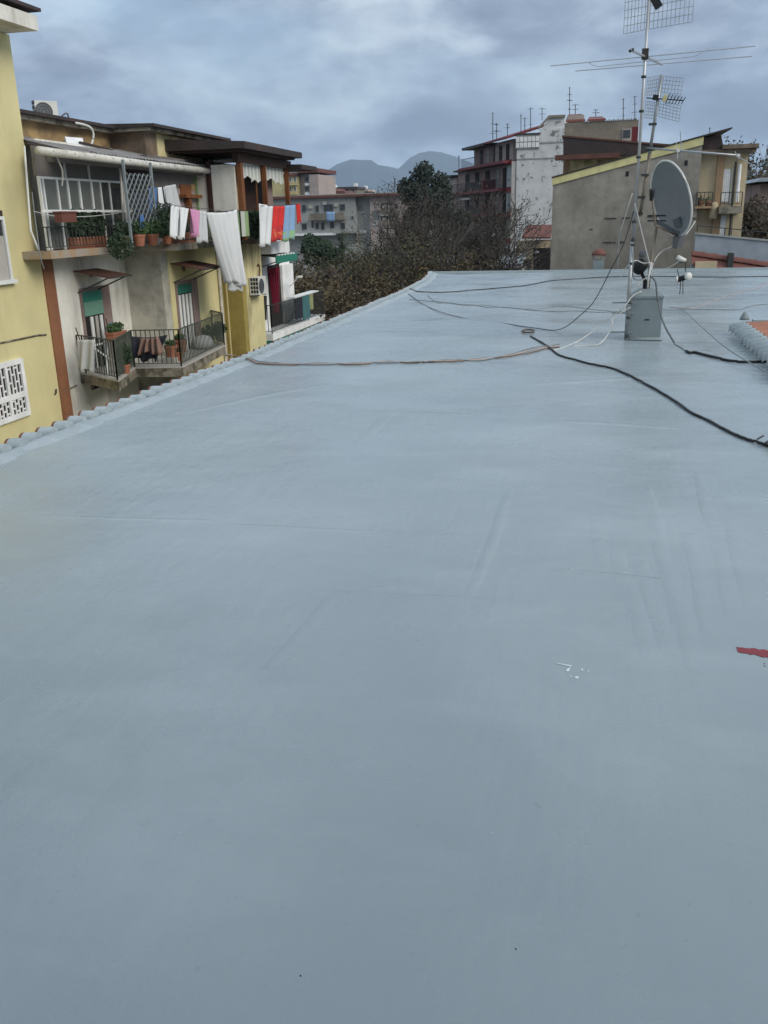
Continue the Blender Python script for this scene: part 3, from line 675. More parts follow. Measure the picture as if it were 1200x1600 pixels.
# ============================================================ LEFT: balconied building
YG = 22.9; YC = 27.0; YD = 28.85; YE = P(456,480,X=-11.1).y
t = thing('balcony_building', 'weathered cream and yellow building of stepped facades with verandas and laundry', 'building', (-15, 28, -11))
bb = t
bx('wall', 'white_plaster', t, -22, XA, YJ+.421, YG-.002, -11, 3.55)
w = bx('wall', 'grey_stained', t, -21.9, XB-.02, YG, YG+.4, -11, 1.0)
bx('wall', 'yellow_plaster', t, -21.8, XB, YG+.401, YC-.001, -11, 1.0)
bx('wall', 'shaded_wall', t, -21.8, XB-.3, YG+.401, YC-.001, 1.19, 3.4)
bx('wall', 'shaded_yellow_plaster', t, -21.7, XC-.01, YC, YC+.3, -11, 1.0)
bx('wall', 'yellow_stained', t, -21.7, XC, YC+.301, YD, -11, 1.0)
bx('wall', 'clean_white', t, -21.6, -11.1, YD+.001, YE, -11, .95)
# set-back storey above, with dark tarred eaves
bx('setback_wall', 'orange_plaster', t, -22, -13.0, YJ+.02, 24.3, 3.56, 4.02)
bx('setback_wall', 'dark_stained', t, -21, -11.95, 24.301, 25.0, 3.1, 4.05)
bx('setback_wall', 'yellow_stained', t, -21, -11.95, 25.001, 28.6, 3.1, 4.05)
bx('eaves', 'mossy_concrete', t, -22, -12.75, YJ+.01, 24.2, 4.021, 4.12)
bx('eaves', 'mossy_concrete', t, -22, -11.65, 24.05, 29.3, 4.052, 4.14)
MB().prism([(-22, YJ+.01, 4.125), (-12.62, YJ+.01, 4.125), (-12.62, YJ+.01, 4.20), (-22, YJ+.01, 4.5)], (0, 5.2, 0)).build('roof', 'dark_tar', t)
MB().prism([(-22, 24.0, 4.145), (-11.5, 24.0, 4.145), (-11.5, 24.0, 4.22), (-22, 24.0, 4.52)], (0, 5.5, 0)).build('roof', 'dark_tar', t)
# small dark window in the set-back storey
a, b = P(310,246,X=-11.95), P(326,258,X=-11.95)
wf = MB().box(-11.948, -11.90, a.y-.1, b.y+.25, b.z-.05, a.z+.06).build('window', 'white_plaster', t)
MB().box(-11.899, -11.895, a.y+.1, b.y-.1, b.z, a.z-.02).build('pane', 'dark_glass', wf)
# upper balcony slabs
MB().prism([(XA+.004, 18.3, 1.0), (XSA, 18.3, 1.0), (XSA, 22.1, 1.0), (XA+.004, 22.1, 1.0)], (0, 0, .165)).build('balcony_slab', 'slab_edge', t)
MB().prism([(XA-.3, 22.101, 1.0), (XSA, 22.101, 1.0), (XSB, 22.45, 1.0), (XSB, YC+.3, 1.0), (XA-.3, YC+.3, 1.0)], (0, 0, .17)).build('balcony_slab', 'mossy_concrete', t)
MB().prism([(XC-.6, YC+.301, 1.001), (XCS-.25, YC+.301, 1.001), (XCS-.25, YD+.3, 1.001), (XC-.6, YD+.3, 1.001)], (0, 0, .15)).build('balcony_slab', 'mossy_concrete', t)
MB().prism([(-11.6, YD+.301, .62), (-10.25, YD+.301, .62), (-10.25, P(452,380,X=-10.25).y, .62), (-11.6, P(452,380,X=-10.25).y, .62)], (0, 0, .37)).build('balcony_slab', 'clean_white', t)
# veranda roof: corrugated sheets falling to a pale gutter
VX0, VX1, VZ0, VZ1 = -12.72, -11.05, 3.62, 3.22
def corrugated(y0, y1, x0=VX0, x1=VX1, z0=VZ0, z1=VZ1, name='veranda_sheet', m='corrugated'):
    mb = MB(); n = int((y1-y0)/.045); vs = []; fs = []
    for j in range(n+1):
        y = y0+(y1-y0)*j/n; c = .02*math.cos(2*math.pi*y/.18)
        vs += [(x0, y, z0+c), (x1, y, z1+c), (x1, y, z1+c-.012), (x0, y, z0+c-.012)]
    for j in range(n):
        a = j*4; fs += [(a, a+4, a+5, a+1), (a+2, a+6, a+7, a+3), (a+1, a+5, a+6, a+2)]
    mb.add(vs, fs); return mb.build(name, m, t, True)
y = 18.95
for k in range(10):
    corrugated(y, y+1.02, z0=VZ0+random.uniform(-.015, .015), z1=VZ1+.012*(k % 2)); y += 1.02
for (a, b) in ((P(125,226,X=-12.2), P(176,238,X=-12.2)), (P(190,245,X=-11.6), P(245,256,X=-11.6)), (P(42,227,X=-11.6), P(75,233,X=-11.4))):
    MB().bar(a+Vector((0, 0, .05)), b+Vector((0, 0, .05)), .06, .05).build('batten', 'dark_tar', t)
a, b = P(60,235,X=-10.98), P(352,270,X=-10.98)
MB().tube([a, a.lerp(b, .5)-Vector((0, 0, .02)), b], .085, 10).build('gutter_pipe', 'pale_gutter', t, True)
MB().tube([b, b+Vector((.0, .25, 0)), b+Vector((-.1, .3, -.28))], .07, 10).build('gutter_outlet', 'pale_gutter', t, True)
for k in range(12): p = a.lerp(b, (k+.5)/12); MB().tube([p+Vector((-.09, 0, .03)), p+Vector((0, 0, .094)), p+Vector((.09, 0, 0))], .01, 4).build('gutter_strap', 'iron', t)
bx('veranda_beam', 'shaded_wall', t, -11.28, -11.16, 18.3, 29.0, 2.98, 3.12)
MB().prism([P(100,217,X=-12.6), P(104,230,X=-12.2), P(130,232,X=-12.2), P(128,219,X=-12.6)], (.03, 0, .05)).build('white_patch', 'clean_white', t)
wh = [P(118,192,X=-12.6), P(132,195,X=-12.55), P(142,200,X=-12.5), P(146,210,X=-12.5), P(144,222,X=-12.5), P(141,229,X=-12.3)]
MB().tube(spline(wh), .028, 6).build('drain_hose', 'white_plastic', t, True)
# A: glazed veranda with white frames; panes are parts
XV = -11.75
zt, zm_, zb = 2.72, P(120,330,X=XV).z, 1.17
bars = [(46,.05),(62,.05),(84,.045),(100,.06),(118,.07),(137,.06),(151,.045),(165,.04),(186,.04)]
yb_ = [P(px+6, 300, X=XV).y for px, _ in bars]; yb_[0] = YJ-.35
for y, (_, w_) in zip(yb_, bars):
    bx('glazing_bar', 'white_frame', t, XV-.03, XV+.03, y-w_/2, y+w_/2, zb, zt)
for i in range(len(yb_)-1):
    y0, y1 = yb_[i]+bars[i][1]/2, yb_[i+1]-bars[i+1][1]/2
    bx('pane', ('sky_tinted_glass' if i == 0 else 'dim_glass' if i in (1, 2, 3, 4, 5) else 'dark_glass'), t, XV-.012, XV+.0, y0, y1, zm_+.03, zt-.05)  # leftmost panes: sky reflection put into a paler, bluer colour
    bx('pane', ('sky_tinted_glass' if i == 0 else 'dim_glass' if i < 6 else 'dark_glass'), t, XV-.012, XV+.0, y0, y1, zb+.02, zm_-.03)
    bx('glazing_rail', 'white_frame', t, XV-.025, XV+.025, y0, y1, zt-.05, zt)
    bx('glazing_rail', 'white_frame', t, XV-.03, XV+.04, y0, y1, zm_-.03, zm_+.03)
for px in (103, 140): y_b = P(px, 280, X=XV).y; bx('glazing_bar', 'white_frame', t, XV-.02, XV+.02, y_b-.02, y_b+.02, zt+.001, 3.3)
bx('back_wall', 'shaded_wall', t, XV-.1, XV-.03, YJ-.35, YG-.3, zt+.001, 3.35)
MB().box(XSA-.03, XSA+.0, 18.2, 22.3, zm_-.018, zm_+.018).build('railing', 'white_frame', t)
MB().tube([P(186,243,X=-11.4), P(190,295,X=-11.4), P(194,360,X=-11.4)], .03, 6).build('post', 'pale_gutter', t)
def rail(parent, pts, h, m, gap=.11, name='railing', r=.009, mid=True):
    """top rail and foot rail are one part, the thin balusters one joined part"""
    top = MB(); bal = MB()
    for a, b in zip(pts[:-1], pts[1:]):
        a, b = Vector(a), Vector(b); up = Vector((0, 0, h))
        top.bar(a+up, b+up, .035, .025); top.bar(a+Vector((0, 0, .08)), b+Vector((0, 0, .08)), .022, .018)
        for e in (a, b): top.bar(e, e+up, .028)
        n = max(1, int((b-a).length/gap))
        for k in range(1, n):
            p = a.lerp(b, k/n); bal.bar(p+Vector((0, 0, .08)), p+up, r*2)
    o = top.build(name, m, parent); tag(bal.build('balusters', m, o, org=WORG[parent.name]), kind='stuff'); return o
rail(t, [(XSA-.04, 18.2, 1.165), (XSA-.04, 22.1, 1.165)], .5, 'iron', .14)
rail(t, [(XSB-.05, 22.5, 1.17), (XSB-.05, YC+.25, 1.17)], .62, 'iron', .12)
# lattice trellis at the step
XT = -10.62
tq = [P(189,258,X=XT), P(235,262,X=XT), P(233,338,X=XT), P(196,338,X=XT)]
y0, y1, z0, z1 = tq[0].y+.1, tq[1].y, tq[2].z-.2, tq[0].z-.15
trl = MB(); step = .22
k = -12
while k < 24:
    for sgn in (1, -1):
        seg = []
        for s_ in range(0, 81):
            yy = y0+(y1-y0)*s_/80; zz = (z0+k*step+sgn*(yy-y0)*1.0)
            if z0 <= zz <= z1: seg.append((XT+.012*sgn, yy, zz))
        if len(seg) > 1: trl.bar(seg[0], seg[-1], .028, .012)
    k += 1
trl.build('trellis', 'cable_grey', t)
for yy in (y0, y1): bx('trellis_post', 'cable_grey', t, XT-.02, XT+.03, yy-.03, yy+.03, 1.17, 3.1)
# B veranda back: shutters, shelf, pale hangings
XV2 = XB-.298
a = P(316,292,X=XV2); b = P(326,328,X=XV2)
ws = MB().box(XV2, XV2+.05, a.y-.35, b.y+.2, 1.2, 2.95).build('shutter_door', 'white_plaster', t)
for z in (1.45, 1.85, 2.3): MB().box(XV2+.051, XV2+.06, a.y+.05, b.y-.05, z, z+.36).build('pane', 'shutter_grey', ws)
a = P(277,288,X=XV2); b = P(304,310,X=XV2)
sh = MB().box(XV2, XV2+.25, a.y, b.y, b.z, b.z+.09); sh.box(XV2, XV2+.05, a.y+.1, b.y-.3, b.z, a.z); sh.box(XV2+.05, XV2+.2, a.y+.3, a.y+.45, 1.4, b.z); sh.build('wall_shelf', 'wood', t)
MB().box(XV2, XV2+.02, 24.7, 26.4, 1.2, 2.6).build('panel', 'pink_wall', t)
MB().box(XV2, XV2+.03, 25.9, 28.0, 2.55, 2.75).build('lintel', 'orange_plaster', t)
MB().tube([(XSB-.15, 27.3, 1.17), (XSB-.15, 27.3, 3.1)], .05, 8).build('post', 'far_yellow', t)
MB().tube([(XSB-.25, 27.0, 1.17), (XSB-.25, 27.0, 3.05)], .025, 6).build('post', 'dark_tar', t)
# C: loggia of wood posts under a dark flat roof
XL = -10.05; yL0 = 28.2
lz0 = 1.16
def yat(px, py, X): return P(px, py, X=X).y
p1, p2, p3 = yat(378,300,XL), yat(415,300,XL), yat(450,300,XL)
for y, w_ in ((p1,.2),(p2,.11),(p3,.12)): bx('post', 'wood', t, XL-.09, XL+.05, y-w_/2, y+w_/2, lz0, 3.3)
bx('loggia_back', 'dark_wood', t, XL-1.0, XL-.85, p1-.2, p3+.6, lz0, 3.35)
bx('loggia_beam', 'dark_wood', t, XL-.1, XL+.06, p1-.3, p3+.3, 3.301, 3.55)
bx('loggia_panel', 'dim_pink', t, XL-.5, XL-.46, p2+1.4, p3-.25, lz0, 3.0)
MB().box(XL-.3, XL-.27, p1+.9, p1+.97, lz0, 3.3).build('loggia_pole', 'wood', t)
MB().box(XL-.3, XL-.27, p1+2.0, p1+2.08, lz0, 3.3).build('loggia_pole', 'wood', t)
bx('loggia_side', 'white_plaster', t, -11.35, XL-.13, p1-.16, p1-.06, lz0, 3.25)
bx('loggia_side', 'cloth_stripe_green', t, -11.75, -11.352, p1-.2, p1-.1, lz0, 3.1)
def fringe(y0, y1, m):
    mb = MB(); n = 24; vs = []; fs = []
    for k in range(n+1):
        y = y0+(y1-y0)*k/n; vs += [(XL-.12+.03*math.sin(k*1.6), y, 3.3), (XL-.12+.03*math.sin(k*1.6), y, 2.93+.06*math.sin(k*.8)-.09*(k > n*.55))]
    for k in range(n): fs.append((2*k, 2*k+1, 2*k+3, 2*k+2))
    mb.m = 0
    for k, f in enumerate(fs):
        pass
    mb.add(vs, fs)
    for k in range(n): mb.mi[k] = (k//2) % 2
    o = mb.build('valance', ['cloth_white', m], t); o.modifiers.new('thick', 'SOLIDIFY').thickness = .01; return o
fringe(p1+.15, p2-.1, 'cloth_stripe_white'); fringe(p2+.1, p3-.1, 'cloth_stripe_white')
q0, q1 = P(390,230,X=-9.55), P(472,243,X=-9.55)
MB().prism([(-13.2, q0.y-.4, 3.62), (-9.55, q0.y-.4, 3.62), (-9.55, q0.y-.4, 3.80), (-13.2, q0.y-.4, 4.0)], (0, q1.y-q0.y+.4, 0)).build('roof', 'dark_tar', t)
MB().prism([(-13.2, q0.y-.2, 3.56), (-9.75, q0.y-.2, 3.56), (-9.75, q0.y-.2, 3.615), (-13.2, q0.y-.2, 3.615)], (0, q1.y-q0.y, 0)).build('soffit', 'dark_wood', t)
MB().prism([(-12.4, q1.y-.3, 3.28), (-9.5, q1.y-.3, 3.28), (-9.5, q1.y-.3, 3.42), (-12.4, q1.y-.3, 3.5)], (0, 1.8, 0)).build('roof', 'dark_tar', t)
# striped fabric along the loggia railing
rail(t, [(-11.0, p1-.5, 1.16), (-9.98, p1-.5, 1.16), (-9.98, p3+.2, 1.16)], .8, 'iron', .12)
mb = MB(); x = -11.0; k = 0
while x < -9.99:
    mb.m = k % 2; mb.box(x, min(x+.16, -9.985), p1-.54, p1-.525, 1.25, 1.95); x += .16; k += 1
for j in range(2): mb.m = (k+j) % 2; mb.box(-9.955, -9.94, p1-.5+.3*j, p1-.2+.3*j, 1.25, 1.95)
mb.build('striped_screen', ['cloth_stripe_green', 'cloth_stripe_white'], t)
mb = MB(); rnd = random.Random(4)
for k in range(900):
    c = Vector((-9.93+rnd.gauss(0, .06), rnd.uniform(p1+.3, p2+.3), 1.2+rnd.random()*.75)); u = Vector((rnd.gauss(0,1), rnd.gauss(0,1), rnd.gauss(0,1))).normalized()*.06; v = u.orthogonal()*.7
    mb.add([c-u, c+v, c+u, c-v], [(0,1,2,3)])
tag(mb.build('ivy', 'leaf_deep', t), kind='stuff')

# lower doors with roller shutters, frames, oval plaques, sheet canopies
def door(X, pxa, pxb, ytop, ymid, ybot, halfgreen, canopy):
    a = P(pxa, ytop+5, X=X); b = P(pxb, ytop, X=X); y0, y1 = a.y, b.y; z1 = (a.z+b.z)/2; zm = P((pxa+pxb)/2, ymid, X=X).z; z0 = -2.3
    fr = MB(); fr.box(X+.001, X+.035, y0-.09, y0, z0, z1+.09); fr.box(X+.001, X+.035, y1, y1+.42, z0, z1+.09); fr.box(X+.001, X+.035, y0, y1, z1, z1+.09)
    d = fr.build('door_frame', 'dim_pink', t)
    MB().box(X+.002, X+.008, y0, y1, z0, z1).build('recess', 'dark_inside', d)
    rs = (z1-zm)/14
    for k in range(14):
        MB().box(X+.03, X+.045, y0+.01, y1-.01, zm+k*rs+.004, zm+(k+1)*rs).build('slat', 'green_pale' if (halfgreen and k < 8) else 'green_paint', d)
    n = 4
    for k in range(n):
        ya = y0+(y1-y0)*(k+.08)/n; yb2 = y0+(y1-y0)*(k+.62)/n
        if not (halfgreen and k in (0,)): MB().box(X+.012, X+.04, ya, yb2, z0+.03, zm-.03).build('leaf', 'white_frame' if k % 2 or not halfgreen else 'shutter_grey', d)
    MB().lathe([(.07, 0), (.10, .02), (.06, .04)], (X+.0, (y0+y1)/2+.1, z1+.42), 12, (1, 0, 0)).build('plaque', 'mossy_concrete', t).scale = (1, 1, 1)
    (c0, c1, c2, c3) = canopy
    top0, top1 = P(*c0, X=X), P(*c1, X=X); dpt = .95; zf = -.34
    cn = MB(); ya, yb2 = top0.y, top1.y; zt_ = .62
    cn.prism([(X+.01, ya, zt_), (X+dpt, ya, zt_+zf*.5), (X+dpt, yb2, zt_+zf*.5), (X+.01, yb2, zt_)], (0, 0, .025))
    cc = cn.build('canopy', 'rust_sheet', t)
    for yy in (ya+.1, yb2-.1): MB().bar((X+.01, yy, zt_-.5), (X+dpt-.1, yy, zt_+zf*.5), .03).build('bracket', 'iron', cc)
    MB().bar((X+dpt, ya, zt_+zf*.5+.01), (X+dpt, yb2, zt_+zf*.5+.01), .035).build('edge', 'iron', cc)
    return y0, y1
d1 = door(XA, 126, 156, 452, 493, 530, True, ((113,420),(150,410),0,0))
d2 = door(XB, 275, 297, 441, 458, 540, False, ((265,405),(300,400),0,0))
# drain pipe and cornices
MB().tube([(XB+.06, YC-.35, -6), (XB+.06, YC-.35, 1.0)], .05, 8).build('drain_pipe', 'pale_gutter', t)
MB().tube([(XB+.16, YC-.12, -6), (XB+.16, YC-.12, 1.0)], .035, 8).build('drain_pipe', 'far_yellow', t)
MB().tube([P(38,228,X=-11.55), P(48,360,X=-11.5), P(60,390,X=-11.45)], .022, 6).build('cable_run', 'white_frame', t)
MB().tube(spline([P(86,240,X=-11.1), P(96,262,X=-11.2), P(98,275,X=-11.3), P(97,290,X=-11.4)]), .018, 6).build('cable_run', 'white_frame', t)
MB().tube(spline([P(52,330,X=-11.44), P(90,338,X=-11.44), P(140,338,X=-11.44), P(185,333,X=-11.44)]), .009, 5).build('washing_wire', 'cable_white', t)
MB().tube(spline([P(50,300,X=-11.42), P(56,350,X=-11.42), P(63,400,X=-11.4), P(69,420,X=-11.42)]), .012, 5).build('cable_run', 'cable_grey', t)
# lower balcony
ZB = -1.82
Bp = [P(a, b, Z=ZB) for a, b in ((124,586), (185,597), (212,576), (285,575), (352,541))]
sl = [(XA+.003, Bp[0].y+.1), (XA+.25, Bp[0].y)] + [(p.x, p.y) for p in Bp[1:]] + [(XB+.003, Bp[4].y+.9), (XB+.003, YG-.003), (XA+.003, YG-.003)]
MB().prism([(x, y, ZB-.22) for x, y in sl], (0, 0, .22)).build('balcony_slab', 'mossy_concrete', t)
cx_ = sum(x for x, y in sl)/len(sl); cy_ = sum(y for x, y in sl)/len(sl)
MB().prism([((x+.02 if 0 < i < 6 else x), (y-.025 if 0 < i < 4 else y), ZB+.002) for i, (x, y) in enumerate(sl)], (0, 0, .035)).build('slab_top', 'shutter_grey', t)
rl = [(x-.04, y+.04, ZB+.037) for x, y in sl[:7]]; rl[0] = (XA+.02, sl[0][1]+.03, ZB+.037); rl[6] = (XB+.02, sl[6][1]-.04, ZB+.037)
rail(t, rl, .92, 'green_iron', .115)
bx('dark_wall_sheet', 'dark_inside', t, XA+.002, XA+.02, 20.2, YG-.05, -6.5, ZB-1.3)  # flat dark sheets on the walls below the lower balcony
bx('dark_wall_sheet', 'dark_inside', t, XB+.002, XB+.02, YG+.6, YC-.6, -6.5, ZB-1.3)
lgx = MB().tube([P(97,613,X=XA+.02), P(120,602,X=XA+.02)], .02, 5); lgx.build('ledge', 'mossy_concrete', t)
# D: balcony with white walls, curtain door, green canopy
ZD = -2.0; XDF = -10.4; YDE = P(508,492,X=-10.4).y; YDC = P(466,396,X=-10.0).y
MB().prism([(-11.2, YD+.4, ZD-.22), (XDF, YD+.4, ZD-.22), (XDF, YDE, ZD-.22), (-11.2, YDE, ZD-.22)], (0, 0, .22)).build('balcony_slab', 'clean_white', t)
rail(t, [(-11.05, YD+.45, ZD), (XDF-.04, YD+.45, ZD), (XDF-.04, YDE-.05, ZD)], .95, 'iron', .12)
MB().box(-11.09, -10.42, YD+.41, YDE-.05, ZD-.9, ZD-.221).build('fascia', 'green_paint', t)
a = P(418,420,X=-11.1); b = P(431,420,X=-11.1)
df = MB().box(-11.099, -11.08, a.y-.05, b.y+.35, ZD+.001, a.z+.1).build('doorway', 'dark_inside', t)
mb = MB()
for k in range(7): y = a.y+(b.y-a.y)*k/6; mb.bar((-11.05+.03*(k % 2), y, a.z), (-11.05+.03*(k % 2), a.y+(b.y-a.y)*(.35+.3*k/6), ZD+.5), .15, .03)
mb.build('curtain', 'cloth_crimson', df)
MB().box(-11.08, -11.0, b.y+.4, b.y+1.7, ZD+.05, a.z+.05).build('shutter', 'clean_white', t)
for (px, py) in ((448,428),(449,458)):
    p = P(px, py, X=-11.09); MB().box(-11.099, -11.06, p.y-.18, p.y+.18, p.z-.14, p.z+.14).build('vent', 'shutter_grey', t)
a, b = P(408,398,X=-10.6), P(466,396,X=-10.2)
cn = MB().prism([(-11.09, YD+.45, .60), (-10.1, YD+.45, .50), (-10.1, YDC, .50), (-11.09, YDC, .60)], (0, 0, .05)).build('canopy', 'dark_tar', t)
MB().box(-10.1, -10.06, P(430,402,X=-10.1).y, YDC+.05, P(447,409,X=-10.1).z, P(447,397,X=-10.1).z).build('valance', 'green_paint', cn)
for k in range(6): MB().box(-10.13, -10.05, YDC-2+k*.32, YDC-1.85+k*.32, .555, .60).build('peg', 'clean_white', cn)
for y in (YD+.8, YDC-.3): MB().bar((-11.08, y, .1), (-10.2, y, .37), .03).build('bracket', 'iron', cn)
p = P(455,440,X=-10.4); MB().bar((-11.09, YE-.1, P(455,448,X=-11.0).z), P(466,433,X=-10.4), .03).build('bracket_arm', 'white_frame', t)
MB().bar(P(464,433,X=-10.4), P(471,432,X=-10.4), .10, .07).build('floodlight', 'white_plastic', t)

# ------------------------------------------------------------ air conditioners
def ac(label, loc, rz, w=.82, h=.58, d=.32, bracket=True):
    t = thing('air_conditioner', label, 'air conditioner', loc); x = Vector(loc)
    def tr(mb):
        c_, s_ = math.cos(rz), math.sin(rz)
        mb.v = [Vector((v.x*c_-v.y*s_, v.x*s_+v.y*c_, v.z))+x for v in mb.v]; return mb
    tr(MB().box(-d/2, d/2, -w/2, w/2, 0, h)).build('casing', 'white_plastic', t)
    tr(MB().lathe([(.235, 0), (.235, .008)], (d/2, -w*.12, h*.5), 20, (1, 0, 0))).build('fan_grille', 'grey_plastic', t)
    gm = MB()
    for k in range(1, 4): gm.tube([(d/2+.014, -w*.12+.07*k*math.cos(a*.4488), h*.5+.07*k*math.sin(a*.4488)) for a in range(15)], .005, 4, False)
    tr(gm).build('guard_ring', 'black_plastic', t)
    for k in range(4):
        for j in range(3): tr(MB().box(-d/2+.04+j*.09, -d/2+.105+j*.09, -w/2-.006, -w/2-.001, .06+k*.125, .15+k*.125)).build('louvre', 'black_plastic', t)
    tr(MB().box(-d/2-.005, d/2+.005, -w/2-.005, w/2+.005, h, h+.02)).build('lid', 'clean_white', t)
    if bracket:
        for s_ in (-.3, .3): tr(MB().bar((-d/2-.2, s_, -.02), (d/2, s_, -.02), .03)).build('bracket', 'iron', t)
    return t
p = P(75,186,X=-12.9)
p = P(73,191,X=-14.6)
ac('white air conditioner with round black fan standing on the dark roof edge', (-14.6, p.y, p.z), -.75, .60, .50, .27, True)
bx('stand', 'iron', bb, -14.8, -14.4, p.y-.35, p.y+.35, 4.2, p.z-.04)
pp = [P(92,188,X=-12.9), P(98,180,X=-12.9), P(104,177,X=-12.9), P(107,182,X=-12.9), P(106,189,X=-12.9)]
tag(MB().tube(spline(pp), .02, 6).build('pipe', 'grey_plastic', None, True), 'short bent grey pipe rising from the dark roof beside the air conditioner', 'pipe')
p = P(404,448,X=-10.3); p2_ = P(404,460,X=-10.3)
ac('white air conditioner mounted on the yellow wall beside the crimson curtain', (-10.32, p.y, p2_.z), 0.0, .70, .52, .30)
MB().tube(spline([P(405,434,X=-10.4), P(406,420,X=-10.47), P(404,413,X=-10.47), P(402,416,X=-10.47)]), .02, 5).build('pipe', 'rust_sheet', bb)

# ------------------------------------------------------------ laundry
def cloth(name, label, cat, m, X, tl, tr_, br, bl, folds=3, amp=.04, sag=.02, group=None, nx=14, nz=12, seed=1, slope=0., print_from=None, Y=None):
    rnd = random.Random(seed); TL, TR, BR, BL = [P(a, b, X=X, Y=Y) for a, b in (tl, tr_, br, bl)]; vs = []; fs = []; ph = rnd.uniform(0, 6)
    for j in range(nz+1):
        v = j/nz
        for i in range(nx+1):
            u = i/nx; p = (TL.lerp(TR, u)).lerp(BL.lerp(BR, u), v)
            off = 1.5*amp*(.35+.9*v)*math.sin(u*folds*2*math.pi+ph+.8*v)+amp*.5*math.sin(u*folds*4.3+ph*2-1.1*v)*v
            p = p+Vector((off+slope*v, 0, 0) if Y is None else (0, -off, 0))+Vector((0, 0, -sag*math.sin(math.pi*u)*(1-v)+(.05*math.sin(u*9+ph) if j == nz else .012*math.sin(u*folds*6.283+ph)*v))); vs.append(p)
    for j in range(nz):
        for i in range(nx): fs.append((j*(nx+1)+i, (j+1)*(nx+1)+i, (j+1)*(nx+1)+i+1, j*(nx+1)+i+1))
    mb = MB().add(vs, fs); mats = [m] if isinstance(m, str) else m
    if print_from is not None:
        for k in range(len(mb.mi)): mb.mi[k] = 1 if (k//nx)/nz >= print_from else 0
    o = mb.build(name, mats, None, True); md = o.modifiers.new('thick', 'SOLIDIFY'); md.thickness = .008
    return tag(o, label, cat, group)
XLL = -9.85
cl = 'laundry on the left washing line'
def pegs(root_pts, X, name, label):
    mb = MB().tube([P(a, b, X=X) for a, b in root_pts], .008, 5); o = mb.build(name, 'iron', None); tag(o, label, 'washing line'); return o
pegs([(240,316),(268,321),(330,327),(352,331),(378,326)], XLL, 'washing_line', 'thin washing line stretched in front of the upper left veranda')
cloth('shirt', 'white trousers hanging leftmost on the left washing line', 'laundry', 'cloth_white', XLL, (268,320),(281,324),(276,372),(265,369), 2, .03, 0, cl, seed=2)
cloth('shirt', 'second white garment with dark gap beside the pink top', 'laundry', 'cloth_white', XLL, (281,323),(294,326),(286,372),(279,371), 2, .03, 0, cl, seed=3)
cloth('top', 'pink top hanging on the left washing line', 'laundry', 'cloth_pink', XLL, (296,326),(311,329),(308,369),(300,367), 2, .04, 0, cl, seed=4)
cloth('towel', 'pale grey towel hanging between the pink top and the long sheet', 'laundry', 'cloth_grey', XLL, (311,329),(323,330),(326,377),(309,377), 2, .025, 0, cl, seed=5)
cloth('sheet', 'long white bed sheet hanging far below the left washing line', 'laundry', 'cloth_white', XLL, (325,332),(372,326),(379,447),(354,440), 5, .085, .05, cl, 40, 30, seed=6)
cloth('sheet_corner', 'grey folded corner hanging under the long white bed sheet', 'laundry', 'cloth_grey', XLL-.03, (355,436),(377,437),(379,455),(357,452), 2, .03, 0, cl, seed=7)
XR = -9.6; cr = 'laundry on the right washing line'
pegs([(396,322),(430,321),(472,319)], XR, 'washing_line', 'thin washing line holding red, white and blue towels by the loggia')
cloth('towel', 'long white towel hanging leftmost before the wooden loggia', 'laundry', 'cloth_white', XR, (404,318),(426,322),(421,383),(404,384), 2, .03, 0, cr, seed=8)
cloth('towel', 'red towel with patterned lower half between white and blue towels', 'laundry', ['cloth_red', 'cloth_red_print'], XR, (427,322),(445,322),(441,374),(423,376), 2, .03, 0, cr, seed=9, print_from=.55)
cloth('towel', 'light blue towel with green hem hanging on the right washing line', 'laundry', ['cloth_blue', 'cloth_green'], XR, (445,321),(462,320),(461,372),(444,376), 2, .03, 0, cr, seed=10, print_from=.72)
cloth('towel', 'narrow red towel hanging rightmost on its washing line', 'laundry', 'cloth_red', XR, (462,319),(469,318),(470,348),(466,348), 1, .02, 0, cr, seed=11)
XI = -10.9
cloth('garment', 'blue jeans hanging in the shade behind the lattice trellis', 'laundry', 'cloth_denim', XI, (232,294),(245,293),(243,328),(235,332), 2, .03, 0, 'clothes under the veranda roof', seed=12)
cloth('garment', 'white vest hanging beside the blue jeans under the veranda', 'laundry', 'cloth_white', XI, (246,293),(256,292),(258,330),(246,331), 2, .03, 0, 'clothes under the veranda roof', seed=13)
cloth('garment', 'wide white sheet hanging behind the left washing line under the veranda', 'laundry', 'cloth_grey', XI-.1, (257,291),(274,288),(281,330),(259,331), 2, .03, 0, 'clothes under the veranda roof', seed=14)
cloth('garment', 'dark blue clothes hanging behind the lower part of the trellis', 'laundry', 'cloth_navy', XI, (205,300),(228,302),(230,338),(210,338), 3, .03, 0, 'clothes under the veranda roof', seed=15)
cloth('garment', 'small bright blue cloth hanging above the flower pots', 'laundry', 'cloth_denim', -10.5, (218,336),(224,336),(225,356),(219,356), 1, .02, 0, 'clothes under the veranda roof', seed=16)
pol = MB().bar(P(237,334,X=-10.3), P(266,318,X=-10.3), .03); pol.bar(P(254,292,X=-10.3), P(260,333,X=-10.3), .03); tag(pol.build('clothes_prop', 'iron', None), 'dark crossed poles propping the washing line on the upper balcony', 'pole')
XK = -11.4
cloth('cloth', 'white cloth draped over the left end of the lower balcony railing', 'cloth', 'cloth_grey', None, (120,531),(148,531),(147,582),(121,579), 2, .03, 0, seed=17, Y=(Bp[0].y+Bp[1].y)/2-.12)
cloth('blanket', 'dark navy blanket hung over the lower balcony railing', 'blanket', 'cloth_navy', None, (203,525),(262,523),(245,564),(212,562), 3, .03, .05, seed=18, nx=20, Y=Bp[2].y-.03)
